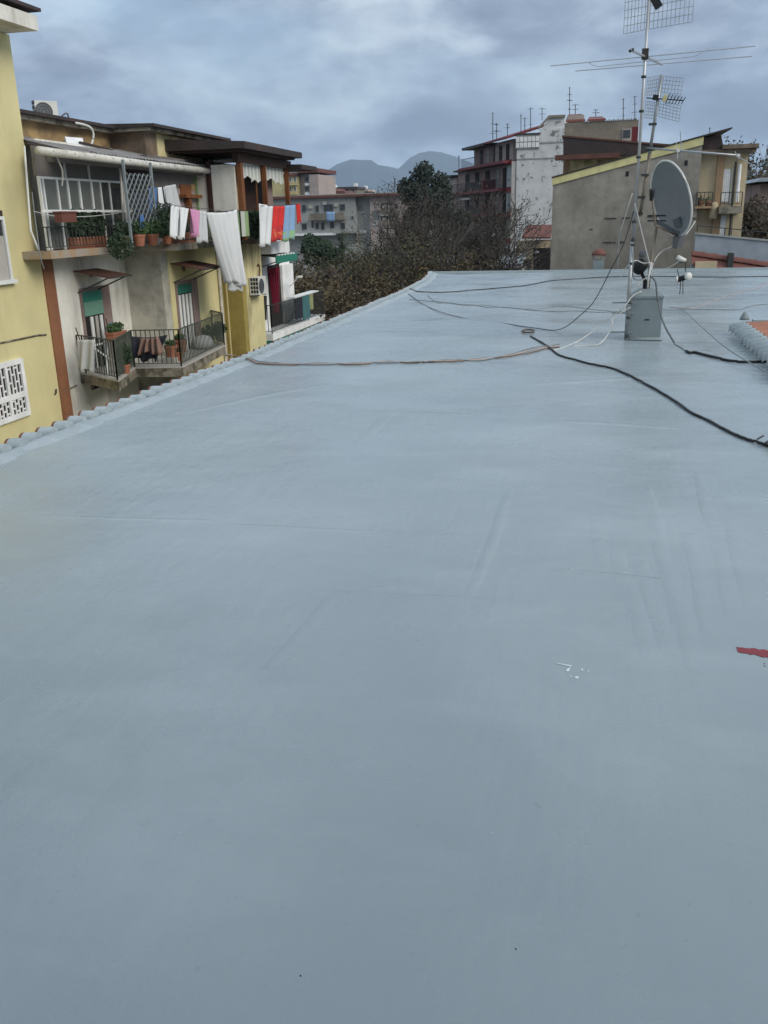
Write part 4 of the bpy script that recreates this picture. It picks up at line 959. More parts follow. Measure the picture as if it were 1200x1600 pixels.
o = cloth('blanket', 'bunched brown blanket hung over the dark navy blanket', 'blanket', 'cloth_brown', None, (218,528),(247,526),(255,552),(213,553), 4, .05, .03, seed=19, nx=24, Y=Bp[2].y-.12)

# ------------------------------------------------------------ pots and plants
def leaves(c, rx, ry, rz, n, s, seed, up=False):
    rnd = random.Random(seed); mb = MB(); c = Vector(c)
    for k in range(n):
        while True:
            q = Vector((rnd.uniform(-1,1), rnd.uniform(-1,1), rnd.uniform(-1,1)))
            if q.length < 1: break
        p = c+Vector((q.x*rx, q.y*ry, q.z*rz)); u = Vector((rnd.gauss(0,1), rnd.gauss(0,1), rnd.gauss(0,1)+(.8 if up else 0))).normalized()*s*rnd.uniform(.6,1.3); v = u.orthogonal().normalized()*s*.45
        mb.add([p-u, p+v, p+u, p-v], [(0,1,2,3)])
    return mb
def pot(name, label, cat, loc, r, h, m, leafm, ph, pw, n, seed, group=None, trough=None):
    t = thing(name, label, cat, loc, group); x = Vector(loc)
    if trough:
        l = trough; q = MB().prism([x+Vector((-r*.8, -l, 0)), x+Vector((r*.8, -l, 0)), x+Vector((r, -l, h)), x+Vector((-r, -l, h))], (0, 2*l, 0)); q.build('pot', m, t)
        MB().box(x.x-r-.015, x.x+r+.015, x.y-l-.015, x.y+l+.015, x.z+h, x.z+h+.035).build('rim', m, t)
        tag(leaves(x+Vector((0, 0, h+ph*.5)), pw, l*1.05, ph*.55, n, .06, seed, True).build('foliage', leafm, t), kind='stuff')
    else:
        MB().lathe([(r*.7, 0), (r*.95, h*.8), (r*1.06, h*.8), (r*1.06, h), (r*.9, h), (r*.85, h*.9)], x, 12).build('pot', m, t)
        tag(leaves(x+Vector((0, 0, h+ph*.45)), pw, pw, ph*.55, n, .05, seed, True).build('foliage', leafm, t), kind='stuff')
    return t
fp = 'flower pots on the upper balcony'
y_ = lambda px, py, X: P(px, py, X=X).y
xs_ = XSA-.22
for k, (px, lb) in enumerate(((118,'terracotta trough with leafy shrub, leftmost on the glazed veranda'), (134,'terracotta trough with dense shrub, middle one on the glazed veranda'), (152,'terracotta trough with bushy shrub, rightmost on the glazed veranda'))):
    pot('planter', lb, 'planter', (xs_, y_(px,383,xs_), 1.166), .14, .22, 'terracotta', 'leaf_deep', .62, .26, 700, 20+k, 'troughs on the glazed veranda', trough=.24)
tg = P(100,340,X=-11.4); hb = thing('planter', 'small red hanging box fixed to the glazed veranda rail', 'planter', (-11.36, tg.y, tg.z-.1), )
MB().box(-11.45, -11.27, tg.y-.3, tg.y+.3, tg.z-.1, tg.z+.1).build('pot', 'red_roof', hb); MB().box(-11.47, -11.25, tg.y-.32, tg.y+.32, tg.z+.1, tg.z+.13).build('rim', 'red_roof', hb)
for k, (px, X, r, h, lb) in enumerate(((196,-10.85,.13,.24,'dark potted plant at the foot of the lattice trellis'), (219,-10.62,.15,.27,'red flower pot with green plant below the small blue cloth'), (240,-10.60,.15,.26,'terracotta flower pot right of the red pot on the upper balcony'), (262,-10.62,.13,.2,'low brown flower pot under the white trousers'))):
    pot('flower_pot', lb, 'flower pot', (X, y_(px,385,X), 1.171), r, h, 'terracotta', 'leaf_green' if k in (1, 2) else 'leaf_deep', .34, .24, 260, 30+k, fp)
pot('planter', 'long terracotta trough under the pink top on the upper balcony', 'planter', (-10.62, y_(290,380,-10.62), 1.171), .13, .22, 'terracotta', 'leaf_deep', .3, .2, 200, 37, fp, trough=.7)
tag(leaves((-10.6, y_(258,350,-10.6), 1.75), .2, .8, .45, 700, .06, 55).build('climbing_plant', 'leaf_deep', None), 'dark climbing plant massed behind the white trousers on the upper balcony', 'plant')
tag(leaves((-10.62, y_(184,390,-10.7), 1.2), .25, .45, .3, 420, .055, 56).build('trailing_plant', 'leaf_deep', None), 'dark trailing plant hanging over the slab where the upper balcony steps', 'plant')
pot('planter', 'reddish trough with bright plant hooked on the lower balcony railing', 'planter', (-11.28, y_(182,530,-11.28), ZB+.80), .11, .17, 'terracotta', 'leaf_green', .25, .14, 160, 40, trough=.32)
pot('flower_pot', 'small terracotta pot with dark plant near the lower balcony corner', 'flower pot', (-10.95, y_(196,572,-10.95), ZB+.04), .12, .22, 'terracotta', 'leaf_deep', .5, .2, 260, 41)
for k, (px, py, X, r, h, lb, lf) in enumerate(((268,556,-10.62,.17,.3,'red flower pot, left one right of the brown blanket','leaf_green'), (283,550,-10.75,.18,.34,'taller red flower pot, right one right of the brown blanket','leaf_green'), (279,572,-10.50,.15,.24,'low terracotta pot with yellowish plant by the slab corner','leaf_ochre'))):
    pot('flower_pot', lb, 'flower pot', (X, y_(px,py,X), ZB+.04+(.12 if k < 2 else 0)), r, h, 'terracotta', lf, .14, .15, 90, 42+k, 'red pots on the lower balcony')
    if k < 2: tag(bx('stool', 'shutter_grey', None, X-.17, X+.17, y_(px,py,X)-.17, y_(px,py,X)+.17, ZB+.038, ZB+.158), 'pale stand under the %s red flower pot' % ('left' if k == 0 else 'taller'), 'stand')
bg = MB().lathe([(.15, 0), (.27, .06), (.30, .2), (.22, .33), (.08, .38)], (-10.75, y_(318,538,-10.75), ZB+.04), 10); tag(bg.build('bag', 'cloth_white', None, True), 'bulging white plastic bag on the right part of the lower balcony', 'bag')
pot('flower_pot', 'dark leafy plant at the right end of the lower balcony', 'flower pot', (-10.85, y_(343,528,-10.85), ZB+.04), .13, .2, 'mossy_concrete', 'leaf_deep', .4, .25, 260, 47)
pot('flower_pot', 'dark leafy plant behind the white bag on the lower balcony', 'flower pot', (-10.98, y_(325,525,-10.98), ZB+.04), .12, .2, 'mossy_concrete', 'leaf_deep', .35, .2, 200, 48)
bk_ = MB().lathe([(.11, 0), (.14, .25), (.15, .26), (.13, .24)], (-11.7, y_(180,520,-11.7), ZB+.87), 12); tag(bk_.build('bucket', 'blue_plastic', None), 'blue bucket on a stand beside the planter on the lower balcony', 'bucket')
tag(bx('stool', 'shutter_grey', None, -11.88, -11.52, y_(180,520,-11.7)-.18, y_(180,520,-11.7)+.18, ZB+.038, ZB+.868), 'pale stand carrying the blue bucket on the lower balcony', 'stand')
for (a, b, X0, lb) in (((118,512),(125,532),-11.9,'thin broom handle leaning at the left end of the lower balcony'), ((166,498),(172,532),-11.9,'dark broom handle leaning beside the first green shuttered door'), ((185,504),(190,528),-11.7,'short broom handle leaning right of the blue bucket')):
    p, q = P(*a, X=X0), P(*b, X=X0); q = p+(q-p)*((p.z-ZB-.04)/(p.z-q.z)); tag(MB().tube([p, q], .014, 6).build('broom_handle', 'dark_wood', None), lb, 'broom')
fr_ = MB()
y0_ = y_(165,550,-11.4)
for (dy, dz0, dz1, w_) in ((-.3, .04, .75, 1), (.0, .04, .75, 1)): pass
fr_.bar((-11.55, y0_-.35, ZB+.75), (-11.2, y0_+.45, ZB+.06), .035); fr_.bar((-11.55, y0_+.4, ZB+.75), (-11.2, y0_-.4, ZB+.06), .035); fr_.bar((-11.55, y0_-.35, ZB+.75), (-11.55, y0_+.4, ZB+.75), .035)
tag(fr_.build('clothes_airer', 'white_frame', None), 'folded white clothes airer standing behind the lower balcony railing', 'clothes airer')
ya_, yz_ = P(457,462,X=-10.5).y, P(495,458,X=-10.5).y
cc = thing('clothes_airer', 'white clothes airer with dark teal laundry on the far right balcony', 'clothes airer', (-10.75, ya_, ZD))
za = P(475,459,X=-10.7).z
MB().prism([(-10.75, ya_, za), (-10.42, ya_, za), (-10.42, yz_, za), (-10.75, yz_, za)], (0, 0, .04)).build('top_frame', 'white_frame', cc)
for (xx, yy) in ((-.28, ya_+.8), (.28, ya_+1.6)): MB().bar((-10.7+xx, yy, ZD), (-10.7-xx, yy, za), .03).build('leg', 'iron', cc)
def hang(m, ya, yb2, x, dz): 
    mb = MB(); n = 8
    for k in range(n): y = ya+(yb2-ya)*k/n; mb.box(x+.02*(k % 2), x+.025+.02*(k % 2), y, y+(yb2-ya)/n, za-dz-.03*(k % 3), za-.002)
    tag(mb.build('garment', m, None), {'cloth_navy': 'dark navy clothes hung on the white airer of the far balcony', 'cloth_teal': 'teal clothes hung on the white airer of the far balcony', 'cloth_lime': 'pale lime cloth hung on the white airer of the far balcony'}[m], 'laundry', 'clothes on the far airer')
hang('cloth_navy', ya_+.05, ya_+.9, -10.47, .75); hang('cloth_teal', ya_+.95, ya_+1.75, -10.45, .85); hang('cloth_lime', ya_+1.85, ya_+2.2, -10.44, .55)
bl = MB().bar(P(414,462,X=-10.75), P(414,500,X=-10.75), .12, .05); tag(bl.build('folded_umbrella', 'iron', None), 'dark folded parasol leaning at the left of the far balcony', 'parasol')

# ============================================================ RIGHT: gabled neighbour behind the roof
YN = 34.0
t = thing('gabled_building', 'grey cement gable wall with lime edging and cream wing behind the antennas', 'building', (1.5, 38, -11))
ga_, gb_ = P(864,288,Y=YN), P(1090,225,Y=YN); gl, gr_ = P(861,420,Y=YN), P(1081,420,Y=YN)
xl, xr = ga_.x, gr_.x+.02
prof = [(xl, YN, -11), (xr, YN, -11), (xr, YN, gb_.z), (xl, YN, ga_.z)]
MB().prism(prof, (0, 7.5, 0)).build('gable_wall', 'cement', t)
sl_ = (gb_.z-ga_.z)/(xr-xl)
fc = MB().prism([(xl-.03, YN-.05, ga_.z-.03), (xr+.02, YN-.05, gb_.z-.03), (xr+.02, YN-.05, gb_.z+.22), (xl-.03, YN-.05, ga_.z+.20)], (0, .35, 0)); fc.build('verge', 'lime_fascia', t)
MB().prism([(xl-.05, YN-.08, ga_.z+.202), (xr+.9, YN-.08, gb_.z+.222+.9*sl_), (xr+.9, YN-.08, gb_.z+.27+.9*sl_), (xl-.05, YN-.08, ga_.z+.25)], (0, 7.6, 0)).build('roof', 'dark_tar', t)
e0, e1, e2 = P(1092,238,Y=YN+.3), P(1127,211,Y=YN+.3), P(1132,238,Y=YN+.3)
MB().prism([(xr+.001, YN+.3, e0.z), (e2.x, YN+.3, e2.z), (e1.x, YN+.3, e1.z), (xr+.001, YN+.3, gb_.z+.2)], (0, 5, 0)).build('attic_wall', 'dark_tar', t)
cx1 = P(1170,240,Y=YN+.6).x; zt = P(1130,240,Y=YN+.6).z
bx('wing_wall', 'cream_plaster', t, xr+.002, cx1, YN+.6, YN+7, -11, zt)
MB().prism([(xr, YN+.2, zt+.003), (cx1+.15, YN+.2, zt-.02), (cx1+.2, YN+.2, zt+.10), (xr, YN+.2, zt+.12)], (0, 6.8, 0)).build('roof', 'dark_stained', t)
bx('eaves', 'dark_stained', t, P(1128,240,Y=YN+.1).x, cx1+.22, YN+.05, YN+.6, zt+.121, zt+.25)
X0, X1 = P(1117,300,Y=YN+.55).x, P(1128,300,Y=YN+.55).x
bx('pilaster', 'tan_paint', t, X0, X1, YN+.48, YN+.599, -11, zt-.01)
def wingbox(name, m, x0, x1, y0, y1, d=.03, par=None):
    a, b = P(x0, y1, Y=YN+.6), P(x1, y0, Y=YN+.6)
    return MB().box(a.x, b.x, YN+.6-d, YN+.599, a.z, b.z).build(name, m, par or t)
for (a, b, c_, d_) in ((1128,1141,264,316), (1124,1135,336,372)):
    dd = wingbox('shutter_door', 'clean_white', a, b, c_, d_, .03)
    n = 4
    for k in range(n):
        p, q = P(a+.5+(b-a-1)*k/n, d_-1, Y=YN+.57), P(a+.5+(b-a-1)*(k+.8)/n, c_+1, Y=YN+.57)
        MB().box(p.x, q.x, YN+.55, YN+.569, p.z, q.z).build('plank', 'clean_white', dd)
wingbox('panel', 'white_plaster', 1141, 1144, 262, 318, .02); wingbox('panel', 'grey_stained', 1143, 1146, 335, 370, .02)
a, b = P(1150,252,Y=YN+.5), P(1150,372,Y=YN+.5); MB().tube([a, (a.x, a.y, b.z)], .035, 6).build('drain_pipe', 'iron', t)
MB().tube([(a.x+.14, a.y, a.z-.1), (a.x+.14, a.y, b.z+1.2)], .06, 8).build('flue', 'clean_white', t)
for k, (x0, x1, y0, y1, m) in enumerate(((1121,1158,322,334,'mossy_concrete'), (1084,1112,322,326,'tan_paint'))):
    p, q = P(x0, y1, Y=YN+.2), P(x1, y0, Y=YN+.2); MB().box(p.x, q.x, YN-.1, YN+.599, p.z, q.z).build('balcony_slab', m, t)
    rail(t, [(p.x+.03, YN-.05, q.z), (q.x-.03, YN-.05, q.z)], .45, 'iron', .13)
p = P(1116,328,Y=YN); MB().lathe([(.12, -.3), (.15, -.25), (.15, .2), (.10, .25)], (p.x, YN+.3, p.z), 10).build('jar', 'cream_plaster', t, True)
for (x, y) in ((1072,255), (980,272)):
    p = P(x, y, Y=YN); MB().box(p.x-.05, p.x+.05, YN-.012, YN-.001, p.z-.07, p.z+.09).build('vent_hole', 'black_plastic', t)
for (x0, x1, y) in ((945,963,341), (973,984,340), (1012,1030,338), (943,956,378.5), (958,962,378.5), (969,976,378), (1082,1088,341), (922,926,358)):
    p, q = P(x0, y, Y=YN), P(x1, y, Y=YN); MB().bar((p.x, YN-.015, p.z), (q.x, YN-.015, q.z), .03, .03).build('iron_tie', 'iron', t)
pl_ = thing('balcony_plant', 'small green plant on the tan ledge of the cream wing', 'plant', P(1094,322,Y=YN+.2))
MB().lathe([(.07, 0), (.1, .16), (.08, .17)], P(1094,322,Y=YN+.2), 9).build('pot', 'terracotta', pl_)
leaves(P(1094,315,Y=YN+.2), .15, .1, .2, 120, .05, 60).build('foliage', 'leaf_deep', pl_)
pl_ = thing('balcony_plant', 'second small plant with bent stem beside the jar on the tan ledge', 'plant', P(1106,322,Y=YN+.2))
MB().lathe([(.07, 0), (.1, .16), (.08, .17)], P(1106,322,Y=YN+.2), 9).build('pot', 'terracotta', pl_)
leaves(P(1106,316,Y=YN+.2), .1, .1, .18, 90, .05, 61).build('foliage', 'leaf_green', pl_)

# the yellow block with dark tarred parapet behind the gable
t = thing('yellow_annex', 'low yellow house with wide dark tarred parapet behind the gable wall', 'building', (-.5, 47, -11))
YA2 = 43.5
a, b = P(879,300,Y=YA2), P(1010,240,Y=YA2)
bx('wall', 'yellow_stained', t, a.x, b.x+1.5, YA2, YA2+6, -11, P(900,243,Y=YA2).z)
bx('corner_strip', 'tan_paint', t, a.x, P(889,270,Y=YA2).x, YA2-.04, YA2-.001, -4, P(900,246,Y=YA2).z)
p, q, r_ = P(880,241,Y=YA2-.3), P(880,214,Y=YA2-.3), P(1010,229,Y=YA2-.3)
MB().prism([(p.x, YA2-.3, p.z), (b.x+1.6, YA2-.3, P(1010,246,Y=YA2-.3).z), (b.x+1.6, YA2-.3, r_.z-.1), (q.x, YA2-.3, q.z)], (0, 6.2, 0)).build('parapet', 'dark_tar', t)
MB().prism([(q.x-.05, YA2-.34, q.z), (b.x+1.65, YA2-.34, r_.z-.1), (b.x+1.65, YA2-.34, r_.z-.03), (q.x-.05, YA2-.34, q.z+.07)], (0, 6.3, 0)).build('coping', 'rust_sheet', t)
p = P(868,250,Y=YA2-.3); MB().box(p.x, a.x+2.4, YA2-.9, YA2-.301, P(880,243,Y=YA2).z-.22, P(880,243,Y=YA2).z-.02).build('eaves', 'rust_sheet', t)

# grey concrete block with red roofs above it
t = thing('concrete_block', 'stained brown concrete block with red roof sheets on its terrace', 'building', (0, 72, -11))
YK = 72
a, b = P(881,230,Y=YK), P(998,191,Y=YK)
bx('wall', 'far_concrete', t, a.x, b.x, YK, YK+9, -11, P(930,190,Y=YK).z)
for k in range(30):
    x = a.x+1.4+k*.155
    if x < b.x-.1: bx('roof_tile', 'far_concrete', t, x, x+.09, YK-.05, YK+.2, P(930,190,Y=YK).z+.001, P(930,190,Y=YK).z+.07+.03*(k % 2))
wa, wb_ = P(973,216,Y=YK), P(985,203,Y=YK)
wf = bx('window', 'far_pink', t, wa.x-.06, wb_.x+.1, YK-.06, YK-.001, wa.z-.35, wb_.z+.1); MB().box(wa.x, wb_.x, YK-.075, YK-.061, wa.z, wb_.z).build('pane', 'dark_glass', wf)
bx('red_shutter', 'red_paint', t, wb_.x+.11, wb_.x+.55, YK-.06, YK-.001, wa.z-.4, wb_.z+.2)
z0 = P(930,190,Y=YK).z
for (x0, x1, y0, m) in ((884,915,177,'red_roof'), (918,947,181,'red_paint')):
    p, q = P(x0, 190, Y=YK+1), P(x1, y0, Y=YK+1)
    MB().prism([(p.x, YK+.6, z0+.1), (q.x, YK+.6, z0+.1), (q.x-.3, YK+2.5, q.z), (p.x+.1, YK+2.5, q.z)], (0, .05, .12)).build('roof_sheet', m, t)
    MB().box(p.x+.1, q.x-.1, YK+.9, YK+3, z0+.002, q.z-.1).build('roof_hut', 'far_pink', t)

# white peeling tower with the balconied street front beside it
YT = 105.0
t = thing('peeling_tower', 'tall white blind wall with peeling plaster and red balconied front', 'building', (-8, 112, -11))
a, b = P(804,415,Y=YT), P(884,222,Y=YT)
xl, xr = a.x, P(882,300,Y=YT).x
z1 = P(830,232,Y=YT).z; z2 = P(830,209,Y=YT).z
bx('blind_wall', 'peeling', t, xl, xr, YT, YT+10, -11, z1)
bx('stair_block', 'peeling', t, P(842,220,Y=YT).x, xr, YT+.002, YT+9, z1, P(870,201,Y=YT).z)
p0, p1, p2, p3 = P(845,203,Y=YT+.3), P(858,184,Y=YT+.3), P(882,183,Y=YT+.3), P(882,203,Y=YT+.3)
MB().prism([p0, p3, p2, p1], (0, 8, 0)).build('stair_head', 'peeling', t)
MB().bar(p1+Vector((-.1, -.1, .1)), p2+Vector((.1, -.1, .1)), .2, .25).build('coping', 'far_concrete', t); MB().bar(p0+Vector((-.3, -.1, .1)), p1+Vector((0, -.1, .1)), .2, .2).build('coping', 'far_concrete', t)
gx0, gx1 = P(806,220,Y=YT).x, P(843,220,Y=YT).x
ln = bx('veranda_box', 'far_grey', t, gx0, gx1, YT-.15, YT+6, z1+.001, z2-.06)
bx('roof', 'dark_tar', t, gx0-.1, gx1+.1, YT-.25, YT+6.1, z2-.058, z2+.06)
n = 6
for k in range(n):
    for j in range(2):
        x0, x1 = gx0+(gx1-gx0)*(k+.08)/n, gx0+(gx1-gx0)*(k+.92)/n; zz = z1+.12+(z2-z1-.3)*j/2
        MB().box(x0, x1, YT-.2, YT-.151, zz, zz+(z2-z1-.3)/2-.1).build('pane', 'clean_white', ln)
bx('floor_band', 'far_grey', t, xl, xr-.2, YT-.06, YT-.001, P(830,247,Y=YT).z-.12, P(830,247,Y=YT).z)
bx('floor_band', 'far_grey', t, P(840,220,Y=YT).x, xr-.1, YT-.06, YT-.001, P(860,222,Y=YT).z-.1, P(860,222,Y=YT).z+.05)
# front receding along the street: local axes u (along) and w (outwards)
u = Vector((-.42, .907, 0)); w = Vector((-.907, -.42, 0)); O = Vector((xl, YT+.1, 0))
def fbox(name, m, u0, u1, w0, w1, z0, z1, par=None):
    mb = MB().prism([O+u*u0+w*w0+Vector((0,0,z0)), O+u*u1+w*w0+Vector((0,0,z0)), O+u*u1+w*w1+Vector((0,0,z0)), O+u*u0+w*w1+Vector((0,0,z0))], (0, 0, z1-z0))
    return mb.build(name, m, par or t)
zs = [P(808,y,Y=YT).z for y in (373,333,293,250)]      # floor levels
fbox('front_wall', 'dim_pink', 0, 22, -9, -.02, -11, zs[3]-.1)
fbox('corner_wall', 'far_grey', .02, 1.6, -.02, .55, -11, zs[3]-.1)
for i, z in enumerate([zs[0]-3.3]+zs):
    L_ = (22, 22, 22, 22, 17)[i]
    fbox('balcony_slab', 'red_paint', 1.6 if i < 4 else .3, L_, -.019, 1.5, z-.28, z)
    fbox('red_band', 'red_paint', .0, 1.6, .551, .62, z-.5, z+.1)
    if i < 4:
        for (u0, u1, m) in ((3.2, 4.3, 'dark_inside'), (5.6, 6.4, 'far_grey'), (9, 10.5, 'dark_inside'), (13, 14.4, 'dark_inside'), (17, 18.5, 'dark_inside')):
            d = fbox('balcony_door', m, u0, u1, -.018, .05, z+.02, z+2.2)
        fbox('red_pier', 'red_paint', 7.0, 7.7, -.018, 1.45, z+.01, z+1.15)
        pr = MB().bar(O+u*1.7+w*1.45+Vector((0,0,z+1)), O+u*L_+w*1.45+Vector((0,0,z+1)), .06)
        n = int((L_-1.7)/.3)
        for k in range(n): q = O+u*(1.7+k*.3)+w*1.45; pr.bar(q+Vector((0,0,z)), q+Vector((0,0,z+1)), .03)
        pr.build('railing', 'iron', t)
        fbox('corner_window', 'dim_glass', .5, 1.1, .551, .58, z+.7, z+2.1)
        fbox('parapet_panel', 'dark_tar', 8, 13.5, 1.40, 1.44, z+.02, z+.95)
zt5 = zs[3]
fbox('attic', 'far_pink', 2.0, 8.0, -8, -.3, zt5, zt5+2.3); fbox('attic_door', 'dark_inside', 3.2, 4.2, -.299, -.25, zt5, zt5+1.9); fbox('attic_door', 'dark_inside', 5.6, 6.6, -.299, -.25, zt5, zt5+1.9)
pts = [O+u*.8+w*.9+Vector((0,0,zt5+2.2)), O+u*8.6+w*.9+Vector((0,0,zt5+2.2)), O+u*8.6-w*5+Vector((0,0,zt5+3.8)), O+u*.8-w*5+Vector((0,0,zt5+3.8))]
MB().prism(pts, (0, 0, .22)).build('roof', 'red_paint', t)
fbox('attic', 'dim_pink', 8.7, 16, -8, -.3, zt5, zt5+2.1); fbox('attic_door', 'far_grey', 10, 11, -.299, -.24, zt5, zt5+1.9); fbox('attic_door', 'dark_inside', 12.4, 13.4, -.299, -.24, zt5, zt5+1.9)
fbox('roof', 'dark_tar', 8.3, 17, -8, 1.0, zt5+2.12, zt5+2.4)
q = [O+u*1.0+w*1.3, O+u*16+w*1.3]; pr = MB().bar(q[0]+Vector((0,0,zt5+1)), q[1]+Vector((0,0,zt5+1)), .06)
for k in range(40): p = q[0].lerp(q[1], k/39); pr.bar(p+Vector((0,0,zt5)), p+Vector((0,0,zt5+1)), .03)
pr.build('railing', 'iron', t)
fbox('stepped_wall', 'dim_pink', 17.1, 26, -8, -.3, -11, zs[2]+2.1); fbox('roof', 'dark_tar', 17, 22, -8, .6, zs[2]+2.6, zs[2]+2.8); fbox('roof', 'dark_tar', 22.1, 28, -8, .8, zs[2]+2.12, zs[2]+2.32)
fbox('terrace_post', 'far_grey', 27.5, 27.7, .4, .6, zs[1], zs[2]+2.1); fbox('stepped_wall', 'far_pink', 22.2, 26.8, -.29, .1, zs[2]-.2, zs[2]+2.0)
aw = fbox('awning', 'far_grey', 12, 17, 1.45, 1.52, zs[2]-.95, zs[2]-.7)
# small pavilion with a red roof at the foot of the tower
t = thing('pavilion', 'small red roofed hut with dark opening in front of the peeling tower', 'hut', (-6, 100, -11))
YP = 96
a, b = P(830,415,Y=YP), P(860,376,Y=YP)
bx('wall', 'cream_plaster', t, a.x-1.5, a.x+.15, YP, YP+4, -11, b.z); bx('wall', 'dark_inside', t, a.x+.151, b.x, YP+.4, YP+4, -11, b.z); bx('wall', 'cream_plaster', t, a.x+.151, b.x, YP, YP+.399, b.z-.7, b.z)
p, q = P(815,373,Y=YP-1), P(860,378,Y=YP-1); r_ = P(822,363,Y=YP+1)
MB().prism([(p.x, YP-1, p.z), (q.x, YP-1, p.z-.05), (q.x, YP+3, r_.z+.5), (r_.x, YP+3, r_.z+.5)], (0, 0, .18)).build('roof', 'red_roof', t)
bx('fence_panel', 'iron', t, P(817,414,Y=YP-1).x, P(830,414,Y=YP-1).x, YP-1, YP-.9, -11, P(825,405,Y=YP-1).z)
t = thing('corrugated_shed', 'low pale corrugated shed roof showing just over the back edge', 'shed', (-6, 70, -11))
a, b = P(760,419,Y=62), P(816,414,Y=62); n = 14
bx('wall', 'far_grey', t, a.x, b.x, 62, 66, -11, a.z-.1)
for k in range(n):
    x0 = a.x+(b.x-a.x)*k/n; x1 = a.x+(b.x-a.x)*(k+.9)/n
    MB().prism([(x0, 61.5, a.z), (x1, 61.5, a.z), (x1, 66.5, a.z+.62), (x0, 66.5, a.z+.62)], (0, 0, .05+.03*(k % 2))).build('roof_sheet', 'neighbour_roof', t)
p = P(794,412,Y=64); fr2 = MB()
q = P(804,408,Y=64)
fr2.bar((p.x, 64, a.z+.3), (p.x, 64, q.z), .08); fr2.bar((q.x, 64, a.z+.3), (q.x, 64, q.z), .08); fr2.bar((p.x, 64, q.z), (q.x, 64, q.z), .08); fr2.build('roof_hatch', 'white_frame', t)

# street lamp with drooping head
p0, p1 = P(750,418,Y=78), P(750,375,Y=78)
t = thing('street_lamp', 'grey curved street lamp among bare trees before the red balconied front', 'street lamp', (p0.x, 78, -11))
MB().tube(spline([(p0.x, 78, -11), (p0.x, 78, p0.z), p1, P(752,367,Y=78), P(761,363,Y=78), P(771,361,Y=78)]), .07, 6).build('pole', 'galvanised', t, True)
MB().lathe([(.05, .12), (.24, .02), (.27, -.08), (.12, -.12)], P(772,367,Y=78), 10).build('lamp_head', 'lamp_white', t, True)
p0, p1 = P(838,420,Y=80), P(838,394,Y=80)
t = thing('street_lamp', 'street lamp with pale head before the dark opening of the red roofed hut', 'street lamp', (p0.x, 80, -11))
MB().tube([(p0.x, 80, -11), p1], .06, 6).build('pole', 'iron', t); MB().lathe([(.05, .12), (.24, .02), (.27, -.08), (.12, -.12)], p1, 10).build('lamp_head', 'lamp_white', t, True)

# chimney cowl at the back edge
p = P(935,418,Y=28.6)
t = thing('chimney_cowl', 'rusty domed chimney cowl on a grey flue behind the far roof edge', 'chimney cowl', (p.x, 28.6, -.2))
MB().box(p.x-.16, p.x+.16, 28.45, 28.75, -2.5, P(935,406,Y=28.6).z).build('flue', 'chimney_paint', t)
zz = P(935,405,Y=28.6).z
for k in range(8): an = k*math.pi/4; MB().bar((p.x+.16*math.cos(an), 28.6+.16*math.sin(an), zz), (p.x+.17*math.cos(an), 28.6+.17*math.sin(an), zz+.13), .04).build('strut', 'cement', t)
MB().lathe([(.22, .12), (.21, .17), (.16, .25), (.07, .29), (.02, .30)], (p.x, 28.6, zz), 16).build('dome', 'red_roof', t, True)

# neighbouring terrace at the right: blue-grey parapet, railing, red ridge
t = thing('terrace_parapet', 'blue grey terrace parapet with thin railing right of the gable wall', 'parapet', (6, 33, -3))
a, b, c_ = P(1087,366,Y=32.6), P(1087,412,Y=32.6), P(1200,375,Y=32.6)
x1 = 13
def zl(px0, py0, px1, py1, x, Y):
    p, q = P(px0, py0, Y=Y), P(px1, py1, Y=Y); return p.z+(q.z-p.z)*(x-p.x)/(q.x-p.x)
zz0, zz1 = a.z, zl(1087,366,1200,377,x1,32.6)
MB().prism([(a.x, 32.6, -5), (x1, 32.6, -5), (x1, 32.6, zz1), (a.x, 32.6, zz0)], (0, .18, 0)).build('wall', 'neighbour_roof', t)
MB().prism([(a.x-.02, 32.56, zz0+.001), (x1, 32.56, zz1+.001), (x1, 32.56, zz1+.06), (a.x-.02, 32.56, zz0+.06)], (0, .26, 0)).build('coping', 'far_grey', t)
rr_ = MB(); e0, e1 = Vector((a.x+.05, 32.7, zz0+.05)), Vector((x1, 32.7, zz1+.05))
rr_.bar(e0+Vector((0,0,.22)), e1+Vector((0,0,.22)), .03)
for k in range(12): p = e0.lerp(e1, k/11.); rr_.bar(p, p+Vector((0,0,.22)), .03)
rr_.build('railing', 'iron', t)
t = thing('tiled_ridge', 'long red tiled ridge running below the blue grey parapet at the right', 'roof ridge', (6, 31.5, -3))
a, b = P(1080,398,Y=31.4), P(1200,416,Y=31.4); d = (b-a).normalized()
ln_ = 9.0; n = 22
rt = MB(); ns2 = 5; vs = []; fs = []
for k, (tt, r0) in enumerate(((0, .13), (.40, .155))):
    for i in range(ns2+1): an = math.pi*i/ns2; vs.append((tt, math.cos(an)*r0, math.sin(an)*r0))
for i in range(ns2): fs.append((i, i+1, ns2+2+i, ns2+1+i))
rt.add(vs, fs); RT_ = proto(rt, 'tile', 'red_roof', True)
ang = math.asin(-d.z)
for k in range(n): inst(RT_, 'tile', t, a+d*(k*.405), (random.uniform(-.02, .02), ang, random.uniform(-.02, .02)))
e = a+d*ln_
MB().prism([a+Vector((0, -.02, -.02)), e+Vector((0, -.02, -.02)), e+Vector((0, -.45, -.30)), a+Vector((0, -.45, -.30))], (0, 0, .03)).build('slope', 'red_roof', t)
MB().prism([a+Vector((.02, -.3, -.3)), e+Vector((0, -.3, -.3)), (e.x, e.y-.3, -6), (a.x, a.y-.3, -6)], (0, .6, 0)).build('wall', 'neighbour_roof', t)
